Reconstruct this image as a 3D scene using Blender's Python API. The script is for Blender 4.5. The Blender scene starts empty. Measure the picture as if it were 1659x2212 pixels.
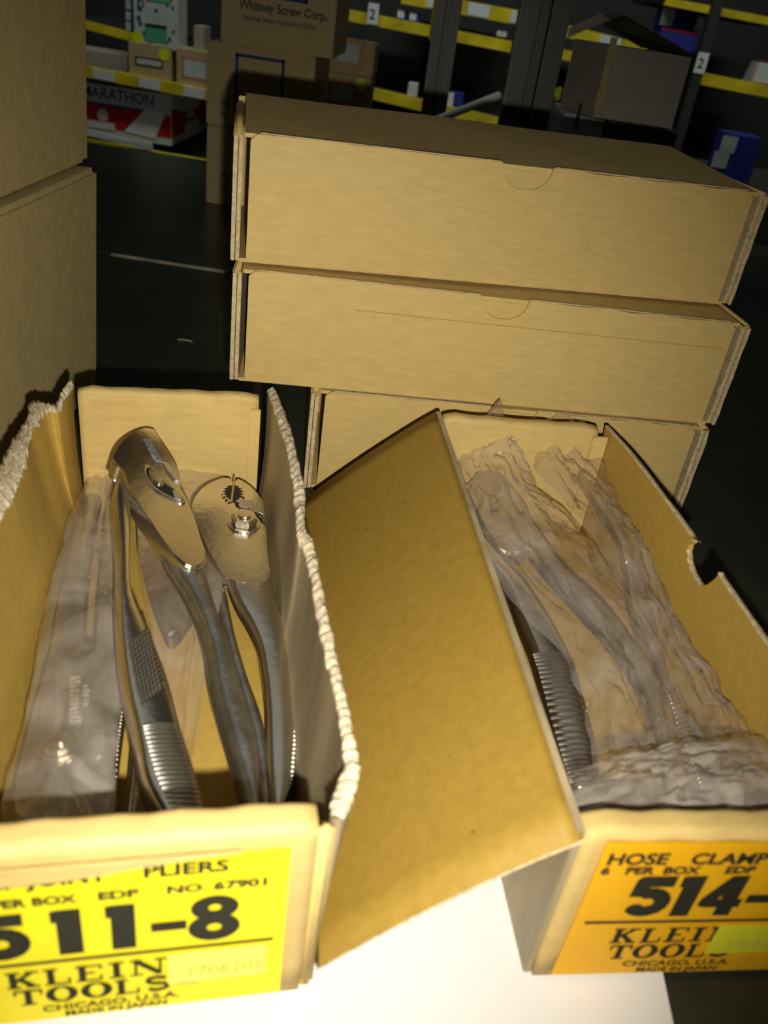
import bpy, bmesh, math, random
from mathutils import Vector, Matrix, noise
random.seed(7)
S = bpy.context.scene
C = S.collection

# ---------------------------------------------------------------- camera
F = 1796.29; PITCH = .5547; ROLL = .1516; CAMH = .2302
W, H = 1659, 2212
cd = bpy.data.cameras.new('camera'); cam = bpy.data.objects.new('camera', cd); C.objects.link(cam)
cam.matrix_world = Matrix.Translation((0, 0, CAMH)) @ Matrix.Rotation(math.pi/2-PITCH, 4, 'X') @ Matrix.Rotation(ROLL, 4, 'Z')
cd.sensor_fit = 'VERTICAL'; cd.sensor_height = 5.6; cd.lens = 5.6*F/H
cd.clip_start = .01; cd.clip_end = 50
cd.dof.use_dof = True; cd.dof.focus_distance = .44; cd.dof.aperture_fstop = 2.2
S.camera = cam
RM = cam.matrix_world.to_3x3()
# ---------------------------------------------------------------- world, lights, exposure
S.view_settings.view_transform = 'Standard'; S.view_settings.look = 'None'
S.view_settings.gamma = 1; S.view_settings.use_curve_mapping = False
S.view_settings.exposure = 0.0
wd = bpy.data.worlds.new('world'); S.world = wd; wd.use_nodes = True
bg = wd.node_tree.nodes['Background']; bg.inputs[0].default_value = (.9, 1.0, .92, 1); bg.inputs[1].default_value = .012
def lamp(name, kind, loc, power, color, size=.003, target=None, sy=None):
    l = bpy.data.lights.new(name, kind); l.energy = power; l.color = color
    if kind == 'AREA':
        l.spread = math.radians(100 if name.startswith('aisle') else 180)
        l.shape = 'RECTANGLE'; l.size = size; l.size_y = sy or size
    else: l.shadow_soft_size = size
    o = bpy.data.objects.new(name, l); C.objects.link(o); o.location = loc
    if target is not None: o.rotation_euler = (Vector(target)-Vector(loc)).to_track_quat('-Z', 'Y').to_euler()
    return o
# the phone's flash, next to the lens, the aisle's strip light, plus an added panel
fo = lamp('phone_flash', 'SPOT', Vector((0, 0, CAMH)) + RM @ Vector((.009, -.027, .002)), 5.9, (1, .95, .84), .003)
fo.data.spot_size = math.radians(92); fo.data.spot_blend = 1.0
fo.rotation_euler = (RM @ Vector(((600-W/2)/F, -(1010-H/2)/F, -1))).to_track_quat('-Z', 'Y').to_euler()
lamp('aisle_strip_light', 'AREA', (0.1, 1.35, 1.7), 5.5, (.95, 1, .93), 1.8, (0.1, 2.5, 0.1), .15)
lamp('steel_reflection_panel', 'AREA', (0.05, 1.35, 2.3), 2.3, (1, .98, .90), 2.2, (0, .5, 0), 1.1)  # added overhead panel, placed so the pliers' steel has brightness to reflect

# ---------------------------------------------------------------- pixel -> world helpers (true 3D positions)
def ray(x, y): return RM @ Vector(((x-W/2)/F, -(y-H/2)/F, -1))
def atz(x, y, z):
    v = ray(x, y); return Vector((0, 0, CAMH)) + v*((z-CAMH)/v.z)
def aty(x, y, Y):
    v = ray(x, y); return Vector((0, 0, CAMH)) + v*(Y/v.y)
def atp(x, y, pl):
    o, n = pl; v = ray(x, y); c = Vector((0, 0, CAMH)); return c + v*((o-c).dot(n)/v.dot(n))

# ---------------------------------------------------------------- materials
MATS = {}
def mat(name, color, rough=.7, metal=0, var=0, scale=200, bump=0, bscale=400, stretch=None, coat=0, specks=0, spec=.3, anis=0):
    m = bpy.data.materials.new(name); m.use_nodes = True; n = m.node_tree.nodes; L = m.node_tree.links
    p = n['Principled BSDF']; p.inputs['Base Color'].default_value = (*color, 1)
    p.inputs['Roughness'].default_value = rough; p.inputs['Metallic'].default_value = metal
    p.inputs['Specular IOR Level'].default_value = spec
    if coat: p.inputs['Coat Weight'].default_value = coat
    tc = n.new('ShaderNodeTexCoord'); mp = n.new('ShaderNodeMapping')
    L.new(tc.outputs['Object'], mp.inputs[0])
    if stretch: mp.inputs['Scale'].default_value = stretch
    if var:
        t = n.new('ShaderNodeTexNoise'); t.inputs['Scale'].default_value = scale; t.inputs['Detail'].default_value = 6
        L.new(mp.outputs[0], t.inputs['Vector'])
        r = n.new('ShaderNodeMapRange'); r.inputs[1].default_value = .3; r.inputs[2].default_value = .7
        r.inputs[3].default_value = 1-var; r.inputs[4].default_value = 1+var
        L.new(t.outputs['Fac'], r.inputs[0])
        mx = n.new('ShaderNodeMix'); mx.data_type = 'RGBA'; mx.blend_type = 'MULTIPLY'; mx.inputs[0].default_value = 1
        mx.inputs[6].default_value = (*color, 1); L.new(r.outputs[0], mx.inputs[7])
        out = mx.outputs[2]
        if specks:
            v = n.new('ShaderNodeTexVoronoi'); v.inputs['Scale'].default_value = specks
            L.new(tc.outputs['Object'], v.inputs['Vector'])
            r2 = n.new('ShaderNodeMapRange'); r2.inputs[1].default_value = .02; r2.inputs[2].default_value = .05
            r2.inputs[3].default_value = .55; r2.inputs[4].default_value = 1; L.new(v.outputs['Distance'], r2.inputs[0])
            m2 = n.new('ShaderNodeMix'); m2.data_type = 'RGBA'; m2.blend_type = 'MULTIPLY'; m2.inputs[0].default_value = 1
            L.new(out, m2.inputs[6]); L.new(r2.outputs[0], m2.inputs[7]); out = m2.outputs[2]
        L.new(out, p.inputs['Base Color'])
    if bump:
        t = n.new('ShaderNodeTexNoise'); t.inputs['Scale'].default_value = bscale; t.inputs['Detail'].default_value = 4
        L.new(mp.outputs[0], t.inputs['Vector'])
        b = n.new('ShaderNodeBump'); b.inputs['Strength'].default_value = bump; b.inputs['Distance'].default_value = .001
        L.new(t.outputs['Fac'], b.inputs['Height']); L.new(b.outputs[0], p.inputs['Normal'])
    MATS[name] = m; return m
kraft = mat('kraft_board', (.58, .415, .145), .58, var=.08, scale=260, bump=.05, bscale=500, stretch=(.35, 1, 1.6), specks=55, spec=.35)
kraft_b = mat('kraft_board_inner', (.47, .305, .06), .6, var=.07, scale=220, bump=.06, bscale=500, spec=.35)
kraft_lid = mat('kraft_board_lid', (.34, .213, .033), .6, var=.08, scale=260, bump=.06, bscale=500, specks=60, spec=.3)  # darker copy of the board; lid's weaker sheen is put into the colour
kraft_grey = mat('streaky_grey_board', (.36, .285, .16), .5, var=.28, scale=45, bump=.15, bscale=200, stretch=(1, 1, .15), spec=.5)  # greyer board, its tone streaked along one axis
kraft_dull = mat('carton_board', (.42, .33, .135), .75, var=.08, scale=120, bump=.1, bscale=160)
kraft_back = mat('carton_board_distant', (.44, .335, .16), .8, var=.06, scale=60)
carton_grey = mat('grey_carton_board', (.35, .31, .25), .8, var=.06, scale=60)
edge = mat('board_edge', (.55, .43, .24), .85, var=.25, scale=500, bump=.5, bscale=900)
torn = mat('torn_board_core', (.60, .50, .33), .9, var=.25, scale=350, bump=.7, bscale=500)
chrome = mat('plated_steel', (.72, .67, .58), .22, 1, var=.08, scale=60, bump=.10, bscale=260)
satin = mat('satin_steel', (.66, .60, .50), .46, 1, var=.15, scale=90, bump=.15, bscale=300)
chrome_d = mat('forged_steel', (.50, .49, .46), .36, 1, var=.25, scale=120, bump=.35, bscale=400)
chrome_b = mat('bright_cut_steel', (.85, .85, .82), .15, 1, bump=.6, bscale=1500)
hole_m = mat('dark_recess', (.02, .018, .015), .6)
paper = mat('white_paper', (.86, .85, .82), .6, var=.02, scale=20, bump=.1, bscale=60)
lab_y = mat('yellow_label', (.86, .72, .008), .5, var=.03, scale=300)
lab_o = mat('amber_label', (.84, .43, .008), .5, var=.03, scale=300)
stick_p = mat('pale_yellow_sticker', (.88, .78, .12), .35)
stick_g = mat('lime_yellow_sticker', (.72, .70, .03), .4)
ink = mat('black_ink', (.030, .028, .018), .7, spec=.1)
ink_f = mat('faded_ink', (.55, .48, .08), .6)
ink_bl = mat('blue_ink', (.02, .035, .16), .6)
ink_br = mat('dark_carton_ink', (.07, .06, .06), .7)
deck_m = mat('dark_painted_steel', (.034, .036, .025), .30, var=.35, scale=9, bump=.25, bscale=14, spec=.5)
lip_m = mat('worn_steel_lip', (.30, .28, .2), .5, var=.3, scale=60)
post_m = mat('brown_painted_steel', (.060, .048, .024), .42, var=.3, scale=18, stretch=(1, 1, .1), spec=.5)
rack_y = mat('yellow_shelf_label_rail', (.60, .47, .012), .6, var=.35, scale=14)
rack_d = mat('shelf_dark_steel', (.03, .032, .028), .6)
white_c = mat('white_card', (.62, .66, .66), .7)
white_b = mat('white_carton', (.50, .55, .53), .7, var=.1, scale=30)
red_m = mat('red_print', (.42, .01, .012), .6)
blue_m = mat('blue_box', (.02, .03, .22), .6)
green_m = mat('green_print', (.10, .45, .16), .7)
teal_m = mat('teal_print', (.08, .38, .22), .7)
dot_m = mat('fluorescent_dot', (.62, .80, .01), .6)
pink_m = mat('pale_red_print', (.55, .2, .12), .7)
tube_m = mat('white_plastic_tube', (.85, .87, .84), .45)
floor_m = mat('concrete', (.05, .05, .045), .6, var=.2, scale=3)
wall_m = mat('dark_wall', (.03, .03, .028), .9)
def film_mat(name, tint, haze, bs, bst):
    m = bpy.data.materials.new(name); m.use_nodes = True; n = m.node_tree.nodes; L = m.node_tree.links; n.clear()
    out = n.new('ShaderNodeOutputMaterial'); tr = n.new('ShaderNodeBsdfTransparent'); tr.inputs[0].default_value = (*tint, 1)
    df = n.new('ShaderNodeBsdfDiffuse'); df.inputs[0].default_value = (.70, .62, .53, 1)
    gl = n.new('ShaderNodeBsdfGlossy'); gl.inputs['Roughness'].default_value = .09; gl.inputs[0].default_value = (1, .97, .93, 1)
    tc = n.new('ShaderNodeTexCoord'); t = n.new('ShaderNodeTexNoise'); t.inputs['Scale'].default_value = bs; t.inputs['Detail'].default_value = 2; t.inputs['Distortion'].default_value = 1.5
    L.new(tc.outputs['Object'], t.inputs['Vector'])
    b = n.new('ShaderNodeBump'); b.inputs['Strength'].default_value = bst; b.inputs['Distance'].default_value = .004; L.new(t.outputs['Fac'], b.inputs['Height'])
    L.new(b.outputs[0], gl.inputs['Normal'])
    t2 = n.new('ShaderNodeTexNoise'); t2.inputs['Scale'].default_value = 26; t2.inputs['Detail'].default_value = 4; t2.inputs['Distortion'].default_value = 1; L.new(tc.outputs['Object'], t2.inputs['Vector'])
    r = n.new('ShaderNodeMapRange'); r.inputs[1].default_value = .35; r.inputs[2].default_value = .7; r.inputs[3].default_value = haze*.4; r.inputs[4].default_value = haze*1.6; L.new(t2.outputs['Fac'], r.inputs[0])
    a = n.new('ShaderNodeMixShader'); L.new(r.outputs[0], a.inputs[0]); L.new(tr.outputs[0], a.inputs[1]); L.new(df.outputs[0], a.inputs[2])
    lw = n.new('ShaderNodeLayerWeight'); lw.inputs[0].default_value = .5; L.new(b.outputs[0], lw.inputs['Normal'])
    pw = n.new('ShaderNodeMath'); pw.operation = 'POWER'; pw.inputs[1].default_value = 3.5; L.new(lw.outputs['Facing'], pw.inputs[0])
    fr = n.new('ShaderNodeMath'); fr.operation = 'MULTIPLY_ADD'; fr.inputs[1].default_value = .75; fr.inputs[2].default_value = .045; L.new(pw.outputs[0], fr.inputs[0])
    a2 = n.new('ShaderNodeMixShader'); L.new(fr.outputs[0], a2.inputs[0]); L.new(a.outputs[0], a2.inputs[1]); L.new(gl.outputs[0], a2.inputs[2])
    L.new(a2.outputs[0], out.inputs[0]); return m
film = film_mat('clear_film', (.98, .95, .93), .17, 70, .5)
film_g = film_mat('hazy_film', (.95, .92, .90), .30, 45, .30)

# ---------------------------------------------------------------- object helpers
def tag(o, label=None, cat=None, group=None, kind=None):
    if label: o['label'] = label
    if cat: o['category'] = cat
    if group: o['group'] = group
    if kind: o['kind'] = kind
    return o
def thing(name, label, cat, M=None, group=None):
    o = bpy.data.objects.new(name, None); C.objects.link(o); o.empty_display_size = .02
    if M is not None: o.matrix_world = M
    return tag(o, label, cat, group)
def link(name, me, m, parent=None, M=None, smooth=False):
    ms = m if isinstance(m, (list, tuple)) else [m]
    for k in ms: me.materials.append(k)
    if smooth:
        for p in me.polygons: p.use_smooth = True
    o = bpy.data.objects.new(name, me); C.objects.link(o)
    if parent: o.parent = parent
    if M is not None: o.matrix_local = M
    return o
def fin(name, bm, m, parent=None, smooth=False, M=None):
    bmesh.ops.recalc_face_normals(bm, faces=bm.faces[:])
    me = bpy.data.meshes.new(name); bm.to_mesh(me); bm.free()
    return link(name, me, m, parent, M, smooth)
def add_box(bm, a, b, bev=0):
    vs = [bm.verts.new((x, y, z)) for z in (a[2], b[2]) for y in (a[1], b[1]) for x in (a[0], b[0])]
    fs = [bm.faces.new([vs[i] for i in q]) for q in ((0,2,3,1),(4,5,7,6),(0,1,5,4),(2,6,7,3),(0,4,6,2),(1,3,7,5))]
    if bev:
        es = list({e for f in fs for e in f.edges})
        bmesh.ops.bevel(bm, geom=es, offset=bev, segments=2, affect='EDGES', clamp_overlap=True)
    return bm
def box(name, a, b, m, parent=None, bev=0, smooth=False):
    return fin(name, add_box(bmesh.new(), a, b, bev), m, parent, smooth)
def add_prism(bm, pts, off, bev=0, seg=3, bevel_both=True):
    off = Vector(off); a = [bm.verts.new(Vector(p)) for p in pts]; b = [bm.verts.new(Vector(p)+off) for p in pts]; n = len(pts)
    f1 = bm.faces.new(a); f2 = bm.faces.new(b[::-1])
    for i in range(n): bm.faces.new((a[i], b[i], b[(i+1) % n], a[(i+1) % n]))
    if bev:
        es = list(f1.edges)+(list(f2.edges) if bevel_both else [])
        bmesh.ops.bevel(bm, geom=es, offset=bev, segments=seg, affect='EDGES', clamp_overlap=True)
    return bm
def prism(name, pts, off, m, parent=None, bev=0, seg=3, smooth=False, both=True):
    o = fin(name, add_prism(bmesh.new(), pts, off, bev, seg, both), m, parent, smooth)
    return o
def spl(P, k=5):
    P = [Vector(p) for p in P]; r = []
    for i in range(len(P)-1):
        a, b, c, d = P[max(i-1, 0)], P[i], P[i+1], P[min(i+2, len(P)-1)]
        for j in range(k):
            t = j/k
            r.append(.5*((2*b)+(c-a)*t+(2*a-5*b+4*c-d)*t*t+(3*b-a-3*c+d)*t**3))
    return r+[P[-1]]
def splc(P, k=4):
    P = [Vector(p) for p in P]; n = len(P); r = []
    for i in range(n):
        a, b, c, d = P[i-1], P[i], P[(i+1) % n], P[(i+2) % n]
        for j in range(k):
            t = j/k; r.append(.5*((2*b)+(c-a)*t+(2*a-5*b+4*c-d)*t*t+(3*b-a-3*c+d)*t**3))
    return r
def addgrid(bm, rows, closed=False, mi=0):
    V = [[bm.verts.new(p) for p in r] for r in rows]; m = len(V[0])
    for i in range(len(V)-1):
        for j in range(m if closed else m-1):
            f = bm.faces.new((V[i][j], V[i][(j+1) % m], V[i+1][(j+1) % m], V[i+1][j])); f.material_index = mi
    return V
def bar(name, Lp, Rp, pl, t, m, parent, p=2.6, k=5, n=20, drop=0):
    """forged bar: edges given as two point rows, crowned cross-section of thickness t"""
    o, nn = pl
    Lw = spl([atp(*q, pl) for q in Lp], k); Rw = spl([atp(*q, pl) for q in Rp], k); rows = []
    for a, b in zip(Lw, Rw):
        c = (a+b)/2; h = (b-a)/2; r = []
        for i in range(n):
            th = 2*math.pi*i/n; cs, sn = math.cos(th), math.sin(th)
            u = math.copysign(abs(cs)**(2/p), cs); v = math.copysign(abs(sn)**(2/p), sn)
            r.append(c+h*u+nn*(v*t/2-t/2-drop))
        rows.append(r)
    bm = bmesh.new(); V = addgrid(bm, rows, True)
    bm.faces.new(V[0]); bm.faces.new(V[-1][::-1])
    return fin(name, bm, m, parent, True)
def plate(name, px, pl, t, m, parent, bev=.0015, drop=0, curve=True, lift=0):
    o, nn = pl
    pts = [atp(*q, pl)+nn*(lift-drop) for q in px]
    if curve: pts = splc(pts, 3)
    return prism(name, pts, -nn*t, m, parent, bev, 3, False, True)
def cyl_pts(c, ax, bx, r, n=24, a0=0): return [c+ax*(r*math.cos(a0+2*math.pi*i/n))+bx*(r*math.sin(a0+2*math.pi*i/n)) for i in range(n)]
def text(name, s, size, m, parent, M, sx=1.0, off=0.0, align='LEFT', shear=0):
    cu = bpy.data.curves.new('t', 'FONT'); cu.body = s; cu.size = size; cu.offset = off; cu.align_x = align; cu.shear = shear; cu.resolution_u = 3
    o = bpy.data.objects.new('t', cu); C.objects.link(o)
    dg = bpy.context.evaluated_depsgraph_get(); me = bpy.data.meshes.new_from_object(o.evaluated_get(dg))
    bpy.data.objects.remove(o); bpy.data.curves.remove(cu); me.name = name; me.materials.clear()
    me.transform(Matrix.Diagonal((sx, 1, 1, 1)))
    return link(name, me, m, parent, M)
# heavy display figures and slab-serif capitals drawn as strokes
ZC = [0]
def stroke(bm, P, w, M, sc):
    P = [Vector((p[0]*sc[0], p[1]*sc[1])) for p in P]; w2 = w*sc[1]/2
    for a, b in zip(P, P[1:]):
        ZC[0] = (ZC[0]+1) % 12; zz = ZC[0]*8e-6
        d = (b-a).normalized(); q = Vector((-d.y, d.x))*w2
        bm.faces.new([bm.verts.new(M @ Vector((x.x, x.y, zz))) for x in (a-q, b-q, b+q, a+q)])
    for a in P[1:-1]:
        bm.faces.new([bm.verts.new(M @ Vector((a.x+w2*math.cos(t*math.pi/6), a.y+w2*math.sin(t*math.pi/6), -1e-5))) for t in range(12)])
def arc(cx, cy, rx, ry, a0, a1, n=14): return [(cx+rx*math.cos(math.radians(a0+(a1-a0)*i/n)), cy+ry*math.sin(math.radians(a0+(a1-a0)*i/n))) for i in range(n+1)]
def ring(bm, cx, cy, ox, oy, ix, iy, M, sc, n=28):
    o = [bm.verts.new(M @ Vector(((cx+ox*math.cos(2*math.pi*i/n))*sc[0], (cy+oy*math.sin(2*math.pi*i/n))*sc[1], 0))) for i in range(n)]
    q = [bm.verts.new(M @ Vector(((cx+ix*math.cos(2*math.pi*i/n))*sc[0], (cy+iy*math.sin(2*math.pi*i/n))*sc[1], 0))) for i in range(n)]
    for i in range(n): bm.faces.new((o[i], o[(i+1) % n], q[(i+1) % n], q[i]))
HV = {'5': [([(.64, .87), (.15, .87), (.13, .5)], .26), (arc(.33, .36, .24, .23, 120, -150), .26)],
      '1': [([(.34, 0), (.34, 1)], .31), ([(.12, .86), (.34, .86)], .26)],
      '-': [([(.1, .42), (.58, .42)], .2)],
      '4': [([(.5, 0), (.5, 1)], .27), ([(.5, .95), (.12, .32), (.72, .32)], .2), ([(.42, .95), (.1, .38)], .16)],
      '8': 'eight',
      'K': [([(.2, 0), (.2, 1)], .24), ([(.24, .4), (.75, .95)], .16), ([(.38, .55), (.75, .06)], .22)],
      'L': [([(.22, 0), (.22, 1)], .24), ([(.02, .05), (.8, .05)], .1), ([(.78, .03), (.78, .35)], .09)],
      'E': [([(.22, 0), (.22, 1)], .24), ([(.02, .05), (.8, .05)], .1), ([(.02, .95), (.8, .95)], .1), ([(.22, .5), (.6, .5)], .1), ([(.78, .03), (.78, .3)], .09), ([(.78, .7), (.78, .97)], .09)],
      'I': [([(.3, 0), (.3, 1)], .24)],
      'N': [([(.15, 0), (.15, 1)], .1), ([(.75, 0), (.75, 1)], .1), ([(.14, .95), (.74, .05)], .24)],
      'T': [([(.42, 0), (.42, 1)], .24), ([(.02, .94), (.84, .94)], .12), ([(.05, .97), (.05, .65)], .09), ([(.81, .97), (.81, .65)], .09)],
      'O': 'ring',
      'S': [(arc(.42, .72, .24, .2, 30, 270, 14)[:] + arc(.42, .28, .26, .22, 90, -150, 14)[1:], .19)]}
SERIF = {'K': [(.0, .42, 0), (.0, .42, 1), (.55, .95, 0), (.55, .95, 1)], 'L': [(0, .45, 1)], 'E': [], 'I': [(.08, .52, 0), (.08, .52, 1)], 'N': [(0, .32, 0), (0, .3, 1), (.6, .92, 1)], 'T': [(.2, .64, 0)]}
def heavy(name, items, m, parent, M):
    """items: (char, x, y, width scale, height, serif?)"""
    bm = bmesh.new()
    for ch, x, y, sx, sy, serif in items:
        T = M @ Matrix.Translation((x, y, 0)); sc = (sx, sy)
        if HV[ch] == 'eight':
            ring(bm, .35, .74, .32, .27, .085, .07, T, sc); ring(bm, .35, .29, .35, .31, .10, .085, T @ Matrix.Translation((0, 0, 2e-5)), sc)
        elif HV[ch] == 'ring': ring(bm, .45, .5, .43, .53, .2, .42, T, sc)
        else:
            for P, w in HV[ch]: stroke(bm, P, w, T, sc)
        if serif:
            for a, b, top in SERIF.get(ch, []): stroke(bm, [(a, .95 if top else .05), (b, .95 if top else .05)], .1, T, sc)
    me = bpy.data.meshes.new(name); bm.to_mesh(me); bm.free()
    return link(name, me, m, parent)
# ================================================================= SETTING
fl = box('floor', (-6, -3, -1.3), (6, 6, -1.2), floor_m); tag(fl, kind='structure')
wb = box('wall_back', (-6, 5.9, -1.2), (6, 6, 3), wall_m); tag(wb, kind='structure')

dk = thing('shelf_deck', 'dark painted steel shelf deck that the cardboard trays and the stacked boxes stand on', 'shelf')
box('deck_panel', (-.9, -.35, -.04), (.9, .733, -.0002), deck_m, dk, .002)
for x, y in ((.235, .345), (.27, .41), (.262, .30), (.335, .46), (.30, .25), (-.16, .56), (-.12, .66), (.24, .38)):
    bm = bmesh.new(); rows = []
    for i in range(7):
        a = math.pi*(.15+.7*i/6); c = Vector((x+.006*math.cos(a), y+.0035*math.sin(a), 0))
        rows.append([c+Vector((0, -.0008, -.0002)), c+Vector((0, 0, .0008)), c+Vector((0, .0008, -.0002))])
    addgrid(bm, rows); fin('burr', bm, lip_m, dk, True)
dk2 = thing('shelf_deck', 'dark glossy steel shelf deck beyond the seam, under the tall stack of printed cartons', 'shelf')
box('deck_panel', (-.9, .7375, -.04), (.9, 1.222, -.0002), deck_m, dk2, .002)
box('edge_lip', (-.277, .7345, -.012), (-.17, .7368, .0012), lip_m, dk2, .0004)

sh = box('paper_sheet', (-.34, -.02, 0), (.1005, .30, .0004), paper)
tag(sh, 'white sheet of paper lying on the deck beneath the two open trays', 'paper')

# ================================================================= BOXES
def frame(x, y, yaw, z=0): return Matrix.Translation((x, y, z)) @ Matrix.Rotation(yaw, 4, 'Z')
def closed_box(x, y, yaw, z, Wd, D, Hh, notch, label, crease=None, lift=0):
    t = thing('closed_box', label, 'box', frame(x, y, yaw, z), 'closed kraft boxes stacked on the deck')
    e = .0052
    # body: floor, back, ends
    box('bottom_panel', (.004, .0006, 0), (Wd-.004, D-.001, .0018), kraft, t, .0004)
    box('back_panel', (.001, D-.0022, .0018), (Wd-.001, D, Hh-.0022+lift), kraft, t, .0004)
    for s, u0 in (('l', 0), ('r', Wd-.0044)):
        g = bmesh.new()
        # two plies with wavering front edges
        for k in range(2):
            ua = u0+.0022*k; pts = []
            for i in range(9):
                zz = .001+(Hh-.0025)*i/8; pts.append(Vector((0, -.0006-.0007*math.sin(i*1.9+k*2+Wd*90)-(.0012 if k == (0 if s == 'l' else 1) else 0), zz)))
            pr = [Vector((ua, p.y, p.z)) for p in pts]+[Vector((ua, D-.003, Hh-.0015)), Vector((ua, D-.003, .001))]
            add_prism(g, pr, (.0019, 0, 0), .0003, 1)
        fin('end_panel', g, edge, t)
        # rolled top edge of the end
        r = bmesh.new(); add_box(r, (u0-.0002, -.0012, Hh-.0028), (u0+.0046, D-.004, Hh-.0002), .0011); fin('end_fold', r, kraft, t, True)
    # front panel with thumb notch
    nc, nr, nd = notch
    w0, w1 = .0072, Wd-.0072
    pts = [(w0+.0004, .0005), (w1-.0004, .0005), (w1, .003), (w1, Hh-.003), (w1-.0025, Hh-.0003)]
    xs = w1-.0025
    n = 10
    for i in range(1, n):
        xx = xs+(nc+nr-xs)*i/n; pts.append((xx, Hh-.0002+.00035*math.sin(i*2.3)-.0003*random.random()))
    pts.append((nc+nr, Hh))
    for i in range(0, 13):
        a = math.pi*i/12; pts.append((nc+(nr*.97)*math.cos(a), Hh-.0005-nd*math.sin(a)**.8))
    pts.append((nc-nr, Hh))
    for i in range(1, n):
        xx = (nc-nr)+(w0+.003-(nc-nr))*i/n; pts.append((xx, Hh-.0003*random.random()))
    pts += [(w0+.003, Hh-.0003), (w0, Hh-.003), (w0, .003)]
    fp = prism('front_panel', [Vector((a, 0, b)) for a, b in pts], (0, .0019, 0), kraft, t, .00025, 1)
    box('front_panel_edge', (w0+.004, .00035, Hh-.0001), (nc-nr-.0006, .0016, Hh+.00035), edge, t)
    box('front_panel_edge', (nc+nr+.0006, .00035, Hh-.0001), (w1-.004, .0016, Hh+.00035), edge, t)
    # lid: top panel and the tucked flap seen through the notch
    g = bmesh.new(); rows = []
    for i in range(13):
        v = .0022+(D-.0026)*i/12
        rows.append([Vector((.0048+(Wd-.0096)*j/20, v, Hh-.0006+lift*i/12+.0004*math.sin(j*.5+i*.3)*math.sin(math.pi*j/20))) for j in range(21)])
    lower = [[p-Vector((0, 0, .0018)) for p in r] for r in rows]
    addgrid(g, rows); addgrid(g, lower)
    for R in (0, -1): addgrid(g, [rows[R], lower[R]])
    addgrid(g, [[r[0] for r in rows], [r[0] for r in lower]]); addgrid(g, [[r[-1] for r in rows], [r[-1] for r in lower]])
    bmesh.ops.remove_doubles(g, verts=g.verts[:], dist=1e-6)
    fin('lid', g, kraft, t)
    box('tuck_flap', (.010, .0021, Hh-.030), (Wd-.010, .0038, Hh-.0026), kraft, t, .0003)
    if crease:
        a, b, zc = crease
        g = bmesh.new(); add_box(g, (a, -.00022, zc-.0004), (b, .0003, zc+.0001), .0001); tag(fin('crease', g, kraft_b, t), 'pressed crease across the front panel')
    return t
S3 = closed_box(-.0452, .3838, .1335, 0, .2116, .093, .0573, (.1049, .0125, .010), 'closed kraft box at the bottom of the stack, half hidden behind the open flap')
S2 = closed_box(-.0859, .3799, .1429, .0574, .2558, .093, .0562, (.1298, .0122, .0105), 'closed kraft box in the middle of the stack, with a faint crease across its front', (.058, .246, .0425))
S1 = closed_box(-.0892, .3874, .2175, .1142, .2586, .108, .0568, (.1346, .0127, .0108), 'closed kraft box on top of the stack, its dark lid catching little light', None, .004)

# ---- left tray (A)
AX, AY, AYAW, AL, AW, AH = -.0821, .1007, .2652, .235, .0857, .0686
MA = frame(AX, AY, AYAW)
A = thing('open_tray', 'open kraft box with torn side walls, bright yellow label and bare pliers inside', 'box', MA)
MAi = MA.inverted()
def la(P): return MAi @ Vector(P)
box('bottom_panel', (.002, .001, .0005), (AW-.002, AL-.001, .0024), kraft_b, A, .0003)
box('inner_flap', (.005, .0098, .0026), (AW-.0065, .034, .0040), kraft, A, .0004)
def rolled(name, x0, x1, y0, y1, h, m, parent, r=.0032, sag=0, n=26):
    """folded-over end wall: rounded top, slightly wavy"""
    prof = []
    for i in range(9):
        a = math.pi/2*i/8; prof.append((y0+r-r*math.cos(a), h-r+r*math.sin(a)))
    for i in range(9):
        a = math.pi/2*i/8; prof.append((y1-r+r*math.sin(a), h-r+r*math.cos(a)))
    prof = [(y0, .0005), (y0, .012), (y0, .03), (y0, h-r*1.8)]+prof+[(y1, h-r*1.8), (y1, .03), (y1, .0026)]
    rows = []
    for j in range(n+1):
        x = x0+(x1-x0)*j/n; e = min(1, min(j, n-j)/2)
        r_ = []
        for (yy, zz) in prof:
            w = (zz/h)**3
            dz = w*(.00016*math.sin(j*.9)+.00008*math.sin(j*2.1+yy*900))-w*sag*math.sin(math.pi*j/n)-(1-e)*w*.0012
            r_.append(Vector((x, yy+.0003*math.sin(j*1.3+zz*80)*w, zz+dz)))
        rows.append(r_)
    bm = bmesh.new(); V = addgrid(bm, rows, True); bm.faces.new(V[0]); bm.faces.new(V[-1][::-1])
    return fin(name, bm, m, parent, True)
Afront = rolled('front_panel', .0, AW-.0042, 0, .0092, AH, kraft, A)
Aback = rolled('back_panel', .0032, AW-.0045, AL-.0062, AL, AH, kraft, A, .0024)
box('corner_flap', (AW-.0085, AL-.0078, .003), (AW-.0036, AL-.0063, AH-.006), kraft, A, .0004)
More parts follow.
